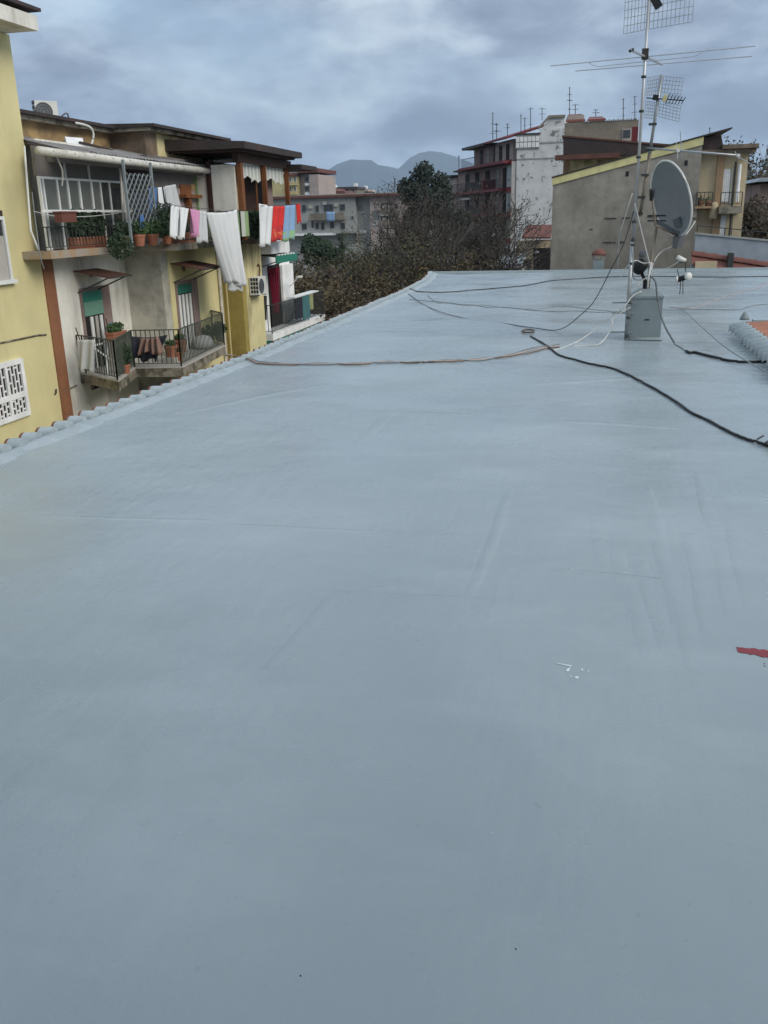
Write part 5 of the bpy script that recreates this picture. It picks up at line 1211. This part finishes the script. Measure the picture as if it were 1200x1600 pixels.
for px in (1140,): p = P(px, 405, Y=31.3); MB().box(p.x-.08, p.x+.08, 31.0, 31.3, -1, p.z+.2).build('downpipe', 'iron', t)
pb = P(1098,408,Y=31.2); bx('tan_block', 'cream_plaster', t, a.x+.1, a.x+.75, 30.9, 31.05, -1, pb.z)

# ============================================================ MIDDLE AND FAR BUILDINGS
YM = 150.0
t = thing('apartment_building', 'long low grey apartment building with flat red edged roof beyond the trees', 'building', (-38, 156, -11))
a, b = P(458,318,Y=YM), P(640,312,Y=YM); zt = P(500,309,Y=YM).z
x0, x1 = a.x-6, b.x
xm = P(556,340,Y=YM).x; xn = P(578,340,Y=YM).x
bx('wall', 'far_grey', t, x0, xm, YM, YM+12, -11, zt)
bx('wall', 'far_grey', t, xm+.001, xn, YM+1.2, YM+12, -11, zt)
bx('wall', 'far_pink', t, xn+.001, x1, YM+.3, YM+12, -11, zt)
MB().box(x0-.3, x1+.3, YM-.6, YM+12.4, zt+.001, zt+.35).build('roof_edge', 'red_roof', t)
bx('roof', 'far_grey', t, x0, x1, YM-.2, YM+12, zt+.351, zt+.5)
p = P(460,365,Y=YM); q = P(572,362,Y=YM)
bx('balcony_slab', 'clean_white', t, x0, P(528,364,Y=YM).x, YM-1.6, YM-.001, p.z-.35, p.z)
bx('balcony_slab', 'far_grey', t, P(528,364,Y=YM).x+.1, q.x, YM-1.2, YM-.001, p.z-.1, p.z+.3)
zA = P(500,341,Y=YM).z
bx('balcony_slab', 'far_concrete', t, P(485,341,Y=YM).x, P(540,341,Y=YM).x, YM-1.1, YM-.001, zA-.3, zA)
bx('balcony_panel', 'far_concrete', t, P(487,341,Y=YM).x, P(512,341,Y=YM).x, YM-1.1, YM-1.0, zA+.001, zA+.75); bx('balcony_panel', 'far_concrete', t, P(523,341,Y=YM).x, P(540,341,Y=YM).x, YM-1.1, YM-1.0, zA+.001, zA+.75)
def farwin(px0, px1, py0, py1, Y, par, frame='far_grey', pane='dark_glass', bars=1):
    a, b = P(px0, py1, Y=Y), P(px1, py0, Y=Y); s_ = Y/1400
    f_ = MB(); e = .9*s_*.6
    f_.box(a.x-e, a.x, Y-.08, Y-.002, a.z-e, b.z+e); f_.box(b.x, b.x+e, Y-.08, Y-.002, a.z-e, b.z+e); f_.box(a.x, b.x, Y-.08, Y-.002, b.z, b.z+e); f_.box(a.x, b.x, Y-.12, Y-.002, a.z-e, a.z)
    f_ = f_.build('window', frame, par)
    for k in range(bars+1): MB().box(a.x+(b.x-a.x)*(k+.03)/(bars+1), a.x+(b.x-a.x)*(k+.97)/(bars+1), Y-.04, Y-.003, a.z, b.z).build('pane', pane, f_)
for w_ in ((472,478,320,331), (493,498,321,331), (506,520,319,330), (531,539,319,329), (472,479,349,359), (487,490,345,356), (493,498,348,358), (502,507,348,359), (516,522,347,357), (532,539,348,358), (549,552,338,342)): farwin(*w_, YM, t)
farwin(582,590,329,342, YM+.3, t, 'far_grey', 'dim_glass'); farwin(582,590,345,352, YM+.3, t, 'far_grey', 'shutter_grey'); farwin(559,567,320,329, YM+1.2, t, 'far_grey', 'dim_glass', 0)
for (a_, b_) in ((596,606), (609,621)):
    for (ya, yb3) in ((318,334), (338,352), (356,372), (376,392)):
        p, q = P(a_, yb3, Y=YM+.3), P(b_, ya, Y=YM+.3); lo = MB().box(p.x, q.x, YM+.2, YM+.299, p.z, q.z).build('loggia', 'dark_inside', t)
        MB().box(p.x, q.x, YM+.05, YM+.199, p.z, p.z+.75).build('parapet', 'far_concrete', lo); MB().box(p.x+.2, p.x+.9, YM+.12, YM+.199, p.z+.8, q.z-.15).build('curtain', 'shutter_grey', lo)
    MB().box(P(a_-.5,318,Y=YM).x, P(b_+.5,318,Y=YM).x, YM-.3, YM+.298, P(600,336.5,Y=YM).z-.1, P(600,336.5,Y=YM).z+.15).build('floor_band', 'far_grey', t)
MB().box(P(606.3,330,Y=YM).x, P(608.5,330,Y=YM).x, YM+.05, YM+.299, -5, zt-.4).build('pier', 'far_pink', t)
for (a_, b_, y0, y1, m) in ((504,512,311,320,'iron'), (482,486,322,326,'far_grey'), (522,525,319,323,'far_grey')):
    p, q = P(a_, y1, Y=YM-.3), P(b_, y0, Y=YM-.3); MB().box(p.x, p.x+.6, YM-.3, YM-.002, p.z, p.z+.5).build('outdoor_unit', 'shutter_grey', t)
def sheet(px0, px1, py0, py1, Y, m, label, grp=None):
    tl_, tr2, br, bl_ = P(px0, py0, Y=Y), P(px1, py0, Y=Y), P(px1, py1, Y=Y), P(px0, py1, Y=Y); vs = []; fs = []
    for j in range(5):
        for i in range(7): p = tl_.lerp(tr2, i/6).lerp(bl_.lerp(br, i/6), j/4); vs.append(p+Vector((0, .08*math.sin(i*1.9)*(j/4), 0)))
    for j in range(4):
        for i in range(6): fs.append((j*7+i, j*7+i+1, (j+1)*7+i+1, (j+1)*7+i))
    o = MB().add(vs, fs).build('sheet', m, None, True); o.modifiers.new('thick', 'SOLIDIFY').thickness = .02; tag(o, label, 'laundry', grp)
sheet(510, 523, 331, 346, YM-1.15, 'cloth_blue', 'pale blue sheet hung on the balcony of the long grey apartment building')

# taller blocks beyond
t = thing('apartment_block', 'tall block with yellow and pink faces and red roof band behind loggia', 'building', (-60, 215, -11))
YQ = 205
a, b, c_, d = P(446,300,Y=YQ), P(467,300,Y=YQ), P(485,300,Y=YQ), P(499,300,Y=YQ); zq = P(480,273,Y=YQ).z
bx('wall', 'far_yellow', t, a.x-4, b.x, YQ, YQ+14, -11, zq-.3); bx('wall', 'far_pink', t, b.x+.01, c_.x, YQ+1.5, YQ+14, -11, zq); bx('wall', 'far_pink', t, c_.x+.01, d.x, YQ-.5, YQ+14, -11, zq)
MB().prism([(a.x-4.2, YQ-.4, zq-.29), (b.x, YQ-.4, zq-.29), (b.x, YQ-.4, zq+.4), (a.x-4.2, YQ-.4, zq+.4)], (0, 14, 0)).build('roof_band', 'red_roof', t)
bx('roof_band', 'red_roof', t, b.x+.02, d.x+.2, YQ-.8, YQ+14.4, zq+.41, zq+1.25)
bx('roof_hut', 'far_grey', t, P(448,265,Y=YQ+3).x, P(464,265,Y=YQ+3).x, YQ+3, YQ+9, zq+.42, P(460,261,Y=YQ+3).z); bx('roof_hut', 'far_pink', t, P(464,265,Y=YQ+3).x+.05, P(474,265,Y=YQ+3).x, YQ+4, YQ+9, zq+1.26, P(470,264,Y=YQ+3).z)
for r_ in range(3):
    for (x_, w_) in ((452.5, 3), (459.5, 3)): farwin(x_, x_+w_, 277+r_*14.5, 284+r_*14.5, YQ, t, 'clean_white', 'dim_glass', 0)
    p, q = P(451, 290+r_*14.5, Y=YQ), P(465, 287+r_*14.5, Y=YQ); bx('balcony', 'far_yellow', t, p.x, q.x, YQ-1.2, YQ-.003, p.z, q.z)
    farwin(477, 481, 277+r_*14.5, 283+r_*14.5, YQ+1.5, t, 'far_grey', 'dark_glass', 0)
    p, q = P(477, 290+r_*14.5, Y=YQ), P(484, 286+r_*14.5, Y=YQ); bx('balcony', 'clean_white', t, p.x, q.x, YQ-.2, YQ+1.499, p.z, q.z)
lows = [(499,510,289,'far_pink','clean_white','pale square house with white side just right of the tall block'), (507,524,296,'far_pink','red_roof','low house with red roof sheet beyond the grey apartment building'), (521,558,293,'far_concrete','dark_tar','wide dark roofed house on the skyline under the mountain'),
        (556,574,297,'red_roof','far_pink','small reddish house with chimneys on the skyline'), (572,586,302,'far_yellow','far_grey','low pale yellow house at the right end of the distant roofs'), (514,538,300,'clean_white','red_roof','bright white low roof in front of the distant dark roof'), (600,640,309,'far_pink','red_roof','far house with reddish roof just left of the dark evergreen')]
for k, (x0_, x1_, yt, m, m2, lb) in enumerate(lows):
    Y = 260+k*14 if k != 5 else 240
    p, q = P(x0_, 312, Y=Y), P(x1_, yt, Y=Y); t = thing('house', lb, 'house', ((p.x+q.x)/2, Y+5, -11))
    bx('wall', m, t, p.x, q.x, Y, Y+10, -11, q.z-.4); MB().prism([(p.x-.4, Y-.4, q.z-.399), (q.x+.4, Y-.4, q.z-.399), (q.x+.1, Y-.4, q.z+.3), (p.x+.1, Y-.4, q.z+.3)], (0, 10.8, 0)).build('roof', m2, t)
    n = max(1, int((x1_-x0_)/9))
    for j in range(n): farwin(x0_+2+j*9, x0_+5+j*9, yt+3.5, yt+7, Y, t, m, 'dark_glass', 0)
    if k in (2, 3): MB().box(q.x-1.6, q.x-.6, Y+2, Y+3.2, q.z, q.z+1.4).build('chimney', 'clean_white', t)
# a scatter of city blocks behind, filling the plain to the hills
rnd = random.Random(31); city = MB()
for k in range(420):
    Y = rnd.uniform(330, 2600); X = rnd.uniform(-1.1, 1.1)*Y*.75; h = rnd.uniform(6, 13); w_ = rnd.uniform(7, 22); d_ = rnd.uniform(8, 18)
    city.m = rnd.randrange(4); city.box(X-w_/2, X+w_/2, Y, Y+d_, -11, -11+h)
tag(city.build('distant_town', ['far_grey', 'far_pink', 'far_yellow', 'far_concrete'], None, org=Vector((0, 1000, -11))), kind='stuff')
# house mass behind the viewer's left and right neighbours at the far right
t = thing('grey_shed', 'grey roofed low shed between trees at the right border', 'shed', (7, 60, -11))
p, q = P(1182,284,Y=52), P(1240,276,Y=52)
bx('wall', 'dim_pink', t, p.x+.3, q.x+3, 52.6, 58, -11, p.z-.1); MB().prism([(p.x, 52, p.z), (q.x+3.4, 52, p.z), (q.x+3.4, 52, q.z+.2), (p.x+.2, 52, q.z)], (0, 6.5, 0)).build('roof', 'neighbour_roof', t)

# ------------------------------------------------------------ rooftop aerials on the far skyline
def aerial(label, px, py0, py1, Y, dirs, seed):
    rnd = random.Random(seed); a, b = P(px, py0, Y=Y), P(px, py1, Y=Y); s_ = Y/1400
    t = thing('rooftop_aerial', label, 'aerial', a, 'aerials on the far roofs'); MB().tube([a, b], .035*Y/90, 5).build('pole', 'iron', t)
    for (fy, w_, n) in dirs:
        c = a.lerp(b, fy); u_ = Vector((math.cos(seed), math.sin(seed)*.6, 0)); v_ = Vector((-math.sin(seed), math.cos(seed), 0)); w2 = w_*s_
        mb = MB().bar(c-u_*w2/2, c+u_*w2/2, .03*Y/90)
        for k in range(n): p = c+u_*w2*(k/(n-1)-.5) if n > 1 else c; mb.bar(p-v_*w2*.3-Vector((0,0,w2*.04)), p+v_*w2*.3+Vector((0,0,w2*.04)), .02*Y/90)
        mb.build('antenna_array', 'iron', t)
AE = [('tall aerial with top box, leftmost above the red roofed front', 770,222,176,106,((.3,10,4),(.62,7,4),(.98,4,2)),1), ('aerial with long arm, second from left above the red roof', 776,218,192,107,((.5,16,3),(.9,8,4)),2), ('small aerial just left of the tower box', 793,215,193,108,((.7,6,4),(.95,4,3)),3),
      ('bright pole aerial above the glazed tower box', 814,212,178,106,((.9,3,2),),4), ('thin aerial beside the bright pole on the tower', 820,209,184,107,((.5,7,3),(.95,8,4)),5), ('aerial over the stair block edge of the tower', 829,206,168,110,((.95,8,3),(.3,6,3)),6), ('squat aerial cluster at the sloping coping of the tower', 847,188,168,106,((.5,9,4),(.9,10,5)),7),
      ('tallest stacked aerial high above the concrete block', 890,182,136,75,((.25,8,4),(.55,12,3),(.75,10,2),(.97,4,2)),8), ('aerial right of the tallest stacked one', 899,182,163,76,((.6,8,4),(.95,9,3)),9), ('faint aerial above the dark red roof sheet', 931,184,171,77,((.6,10,4),(.95,6,3)),10), ('tall thin aerial with small top left of the main mast', 974,192,154,76,((.3,6,3),(.6,7,2),(.97,5,2)),11),
      ('stacked aerial just left of the main mast', 992,192,150,75,((.4,9,4),(.7,6,3),(.97,6,2)),12), ('tiny aerial on the lime edged gable', 1109,215,199,38,((.9,3,2),),13), ('aerial above the distant houses left of the evergreen', 617,310,278,250,((.6,5,3),(.95,6,3)),14), ('thin aerial on the left terrace of the red front', 717,262,243,112,((.9,3,2),),15)]
for a_ in AE: aerial(*a_)

# ============================================================ TREES
def tree(name, label, base, top, spread, leafm, nleaf, seed, bark='bark', lsize=.16, twigs=True, group=None, low=.35, depth=5, dens=1., rmin=.006):
    """trunk with limbs and twigs grown recursively; leaves are small faces set along the twigs"""
    rnd = random.Random(seed); base = Vector(base); H_ = top-base.z
    t = thing(name, label, 'tree', base, group); trunk = MB(); tw = MB(); tips = []
    def grow(p, d, ln, r, lv):
        n = 3; pts = [p]; q = p
        for k in range(n):
            d = (d+Vector((rnd.gauss(0, .16), rnd.gauss(0, .16), rnd.gauss(0, .10)+(.04 if lv > 1 else 0)))).normalized(); q = q+d*ln/n; pts.append(q)
        (trunk if lv <= (2 if bark == 'pale_bark' else 1) else tw).tube(pts, [max(r*(1-.4*k/n), rmin) for k in range(n+1)], 6 if lv == 0 else 4 if lv < 3 else 3, False)
        if lv >= 2: tips.extend(pts[1:])
        if lv >= depth: return
        for k in range(rnd.choice((2, 3, 3) if depth < 6 else (2, 3, 3, 4)) if lv else (5 if depth < 6 else 6)):
            f_ = rnd.uniform(.45, 1.0) if lv else rnd.uniform(.6, 1)
            o = pts[min(n, max(1, round(f_*n)))]; a = rnd.uniform(0, 6.283); sp = rnd.uniform(.45, .95)*spread
            e = d.orthogonal().normalized(); e.rotate(Matrix.Rotation(a, 3, d)); nd = (d+e*sp+Vector((0, 0, .12))).normalized()
            grow(o, nd, ln*rnd.uniform(.6, .82) if lv else H_*.36*rnd.uniform(.8, 1.1), r*.56, lv+1)
    grow(base, Vector((rnd.gauss(0, .04), rnd.gauss(0, .04), 1)), H_*low, H_*.022+.05, 0)
    # fit the height
    zm2 = max(v.z for v in tw.v) if tw.v else top
    k = (top-base.z)/(zm2-base.z)
    for mb in (trunk, tw):
        mb.v = [Vector((base.x+(v.x-base.x)*(k+1)/2, base.y+(v.y-base.y)*(k+1)/2, base.z+(v.z-base.z)*k)) for v in mb.v]
    tips = [Vector((base.x+(v.x-base.x)*(k+1)/2, base.y+(v.y-base.y)*(k+1)/2, base.z+(v.z-base.z)*k)) for v in tips]
    trunk.build('trunk', bark, t, True); tw.build('branches', 'twig' if bark == 'pale_bark' else bark, t, True)
    if nleaf:
        cr = MB(); tips = rnd.sample(tips, max(20, int(len(tips)*(.4 if nleaf > 4000 else 1))))
        for i in range(nleaf):
            p = rnd.choice(tips)+Vector((rnd.gauss(0, .22), rnd.gauss(0, .22), rnd.gauss(0, .18)))*dens
            u_ = Vector((rnd.gauss(0,1), rnd.gauss(0,1), rnd.gauss(0,.8))).normalized()*lsize*rnd.uniform(.5, 1.2); v_ = u_.orthogonal().normalized(); v_.rotate(Matrix.Rotation(rnd.uniform(0, 6.28), 3, u_.normalized())); v_ = v_*lsize*.55
            cr.add([p-u_, p+v_, p+u_*.9, p-v_], [(0,1,2,3)])
        cr.build('crown', leafm, t)
    return t
def at(px, py, Y): p = P(px, py, Y=Y); return (p.x, p.y, -11), p.z
ag = 'autumn plane trees along the street'
AT = [(478,412,47,'leaf_russet','russet tree with thin crown beside the far left balcony'), (505,405,56,'leaf_olive','dark russet tree under the palm'), (545,390,52,'leaf_brown','brown autumn tree in the middle of the grove'),
      (585,374,58,'leaf_olive','brown tree with loose crown below the grey apartment building'), (628,358,60,'leaf_russet','deep russet tree left of the pale bare branches'), (672,372,54,'leaf_olive','broad brown tree under the dark evergreen'), (715,372,58,'leaf_russet','dark russet tree near the curved street lamp'),
      (500,445,38,'leaf_brown','low brown tree behind the clothes airer balcony'), (548,432,40,'leaf_ochre','ochre leaved tree close to the roof edge, left one'), (600,410,42,'leaf_ochre','ochre leaved tree close to the roof edge, middle one'), (650,398,44,'leaf_ochre','ochre leaved tree by the far left roof corner'), (748,398,62,'leaf_russet','low dark tree by the corrugated shed'), (700,418,46,'leaf_brown','brown bushy tree just behind the far roof corner')]
for k, (px, py, Y, m, lb) in enumerate(AT):
    b_, z_ = at(px, py, Y); tree('plane_tree', lb, b_, z_, .95, m, 16000, 120+k, group=ag, lsize=.10, low=.3, dens=1.6)
bgp = 'bare winter trees above the grove'
BT = [(700,275,68,.8,'pale bare tree with white limbs below the evergreen'), (728,290,64,.95,'wide bare tree before the red balconied front'), (664,312,72,.9,'grey bare tree at the left foot of the evergreen'), (738,322,66,.75,'small bare tree behind the curved street lamp'), (630,345,66,.9,'low bare tree before the loggias of the grey apartment building'), (690,322,43,.85,'pale limbed bare tree standing out in the grove centre'), (727,316,47,.9,'pale limbed bare tree close behind the far left roof corner'), (648,372,48,.9,'slender bare tree rising from the ochre crowns'), (715,310,74,.9,'tall faint bare tree behind the others by the red front')]
for k, (px, py, Y, s_, lb) in enumerate(BT):
    near = Y in (43, 47); b_, z_ = at(px, py, Y); tree('bare_tree', lb, b_, z_, s_, 'leaf_russet', 0 if near else 2500, 240+k, 'pale_bark', group=bgp, lsize=.1, low=.42 if near else .30, depth=5 if near else 6, rmin=.012 if near else .017)
def clump_tree(name, label, px, py, Y, rx, ry, m, n, seed, lsize, lobes=16):
    rnd = random.Random(seed); b_, z_ = at(px, py, Y); t = thing(name, label, 'tree', b_); mb = MB(); tr_ = MB()
    c = Vector((b_[0], Y, z_-ry)); tr_.tube([b_, (b_[0]+.2, Y, c.z-ry*.5), c], [.32, .25, .12], 7)
    L_ = []
    for k in range(lobes):
        d = Vector((rnd.gauss(0,1), rnd.gauss(0,1), rnd.gauss(0,1))).normalized(); q = c+Vector((d.x*rx*.72, d.y*rx*.72, d.z*ry*.72)); L_.append((q+Vector((0, 0, rnd.uniform(-.5, .25)*ry)), rnd.uniform(.16, .48)*rx)); tr_.tube([c-Vector((0, 0, ry*.4)), q], [.1, .03], 4)
    tr_.build('trunk', 'bark', t, True)
    for i in range(n):
        q, r_ = rnd.choice(L_); d = Vector((rnd.gauss(0,1), rnd.gauss(0,1), rnd.gauss(0,1))).normalized(); p = q+d*r_*rnd.uniform(.55, 1.12)
        u_ = Vector((rnd.gauss(0,1), rnd.gauss(0,1), rnd.gauss(0,1))).normalized()*lsize*rnd.uniform(.6, 1.3); v_ = u_.orthogonal().normalized()*lsize*.5; mb.add([p-u_, p+v_, p+u_, p-v_], [(0,1,2,3)])
    mb.build('crown', m, t); return t
clump_tree('evergreen_tree', 'large dark evergreen tree rising over the bare trees against the mountain', 662, 264, 88, 2.5, 2.6, 'leaf_dark', 9500, 301, .20, 30)
clump_tree('evergreen_tree', 'dark low evergreen to the right of the large one', 708, 318, 92, 1.7, 2.2, 'leaf_dark', 5000, 302, .22)
clump_tree('evergreen_tree', 'dark round bush tree below the grey apartment building, left of the palm', 492, 371, 100, 1.9, 1.6, 'leaf_deep', 4200, 303, .2)
clump_tree('evergreen_tree', 'smaller dark green bush left of the palm', 510, 383, 96, 1.5, 1.2, 'leaf_deep', 3000, 304, .2)
clump_tree('evergreen_tree', 'dark tree crowding the foot of the red balconied front', 742, 380, 84, 2.2, 1.6, 'leaf_dark', 3600, 309, .2)
# palm
b_, z_ = at(535, 372, 98); t = thing('palm_tree', 'palm with drooping fronds below the grey apartment building', 'tree', b_)
rnd = random.Random(5); MB().tube([b_, (b_[0], 98, z_-1)], [.3, .22], 8).build('trunk', 'bark', t, True); fr3 = MB()
for k in range(34):
    a_ = rnd.uniform(0, 6.283); el = rnd.uniform(-.15, 1.2); d = Vector((math.cos(a_)*math.cos(el), math.sin(a_)*math.cos(el), math.sin(el))); p = Vector((b_[0], 98, z_-1)); pts = [p]
    for j in range(7): d = (d+Vector((0, 0, -.17))).normalized(); p = p+d*.42; pts.append(p)
    for j in range(7):
        for s_ in (-1, 1):
            for h_ in (0, .5):
                o = pts[j].lerp(pts[j+1], h_); dd = (pts[j+1]-pts[j]).normalized(); sd_ = dd.cross(Vector((0, 0, 1))).normalized()*s_; fr3.add([o, o+dd*.07, o+sd_*.42+dd*.3+Vector((0, 0, -.16))], [(0,1,2)])
    fr3.tube(pts, .018, 3, False)
fr3.build('crown', 'palm_green', t)
# trees behind the cream wing at the right
for k, (px, py, Y, m, s_, lb) in enumerate(((1185,246,62,'leaf_brown',.9,'brown autumn tree just right of the cream wing'), (1215,300,58,'leaf_ochre',.9,'lower ochre tree at the right border beyond the parapet'), (1180,320,50,'leaf_russet',.9,'dark russet tree right of the cream wing corner'))):
    b_, z_ = at(px, py, Y); tree('plane_tree', lb, b_, z_, s_, m, 6500, 400+k, lsize=.16, low=.3, group='trees at the right border')
clump_tree('autumn_tree', 'broad olive brown tree filling the right border behind the cream wing', 1192, 243, 70, 3.0, 4.6, 'leaf_brown', 14000, 306, .15, 34)
clump_tree('autumn_tree', 'dark olive tree low at the right border above the parapet', 1192, 293, 46, 1.5, 2.6, 'leaf_russet', 9000, 307, .12, 30)
for k, (px, py, Y, lb) in enumerate(((1142,214,105,'thin sprig topped evergreen left above the cream wing roof'), (1166,203,108,'tallest sprig topped evergreen above the cream wing roof'), (1192,222,104,'sprig topped evergreen at the right border skyline'))):
    b_, z_ = at(px, py, Y); tree('poplar_tree', lb, b_, z_, .42, 'leaf_deep', 1500, 420+k, lsize=.2, low=.45, group='slim trees on the right skyline')

# ============================================================ AIR
hz = MB().box(-9500, 9500, -300, 7900, -12.5, 470)
ho = hz.build('haze', 'mountain', None, org=Vector((0, 0, -12.5))); tag(ho, kind='stuff')
hm = bpy.data.materials.new('haze_air'); hm.use_nodes = True; hn = hm.node_tree; hn.nodes.clear()
ov = hn.nodes.new('ShaderNodeOutputMaterial'); pv = hn.nodes.new('ShaderNodeVolumePrincipled')
pv.inputs['Color'].default_value = (.66, .81, 1.0, 1); pv.inputs['Density'].default_value = 1.0e-4; pv.inputs['Anisotropy'].default_value = 0.0
hn.links.new(pv.outputs[0], ov.inputs['Volume']); ho.data.materials.clear(); ho.data.materials.append(hm)
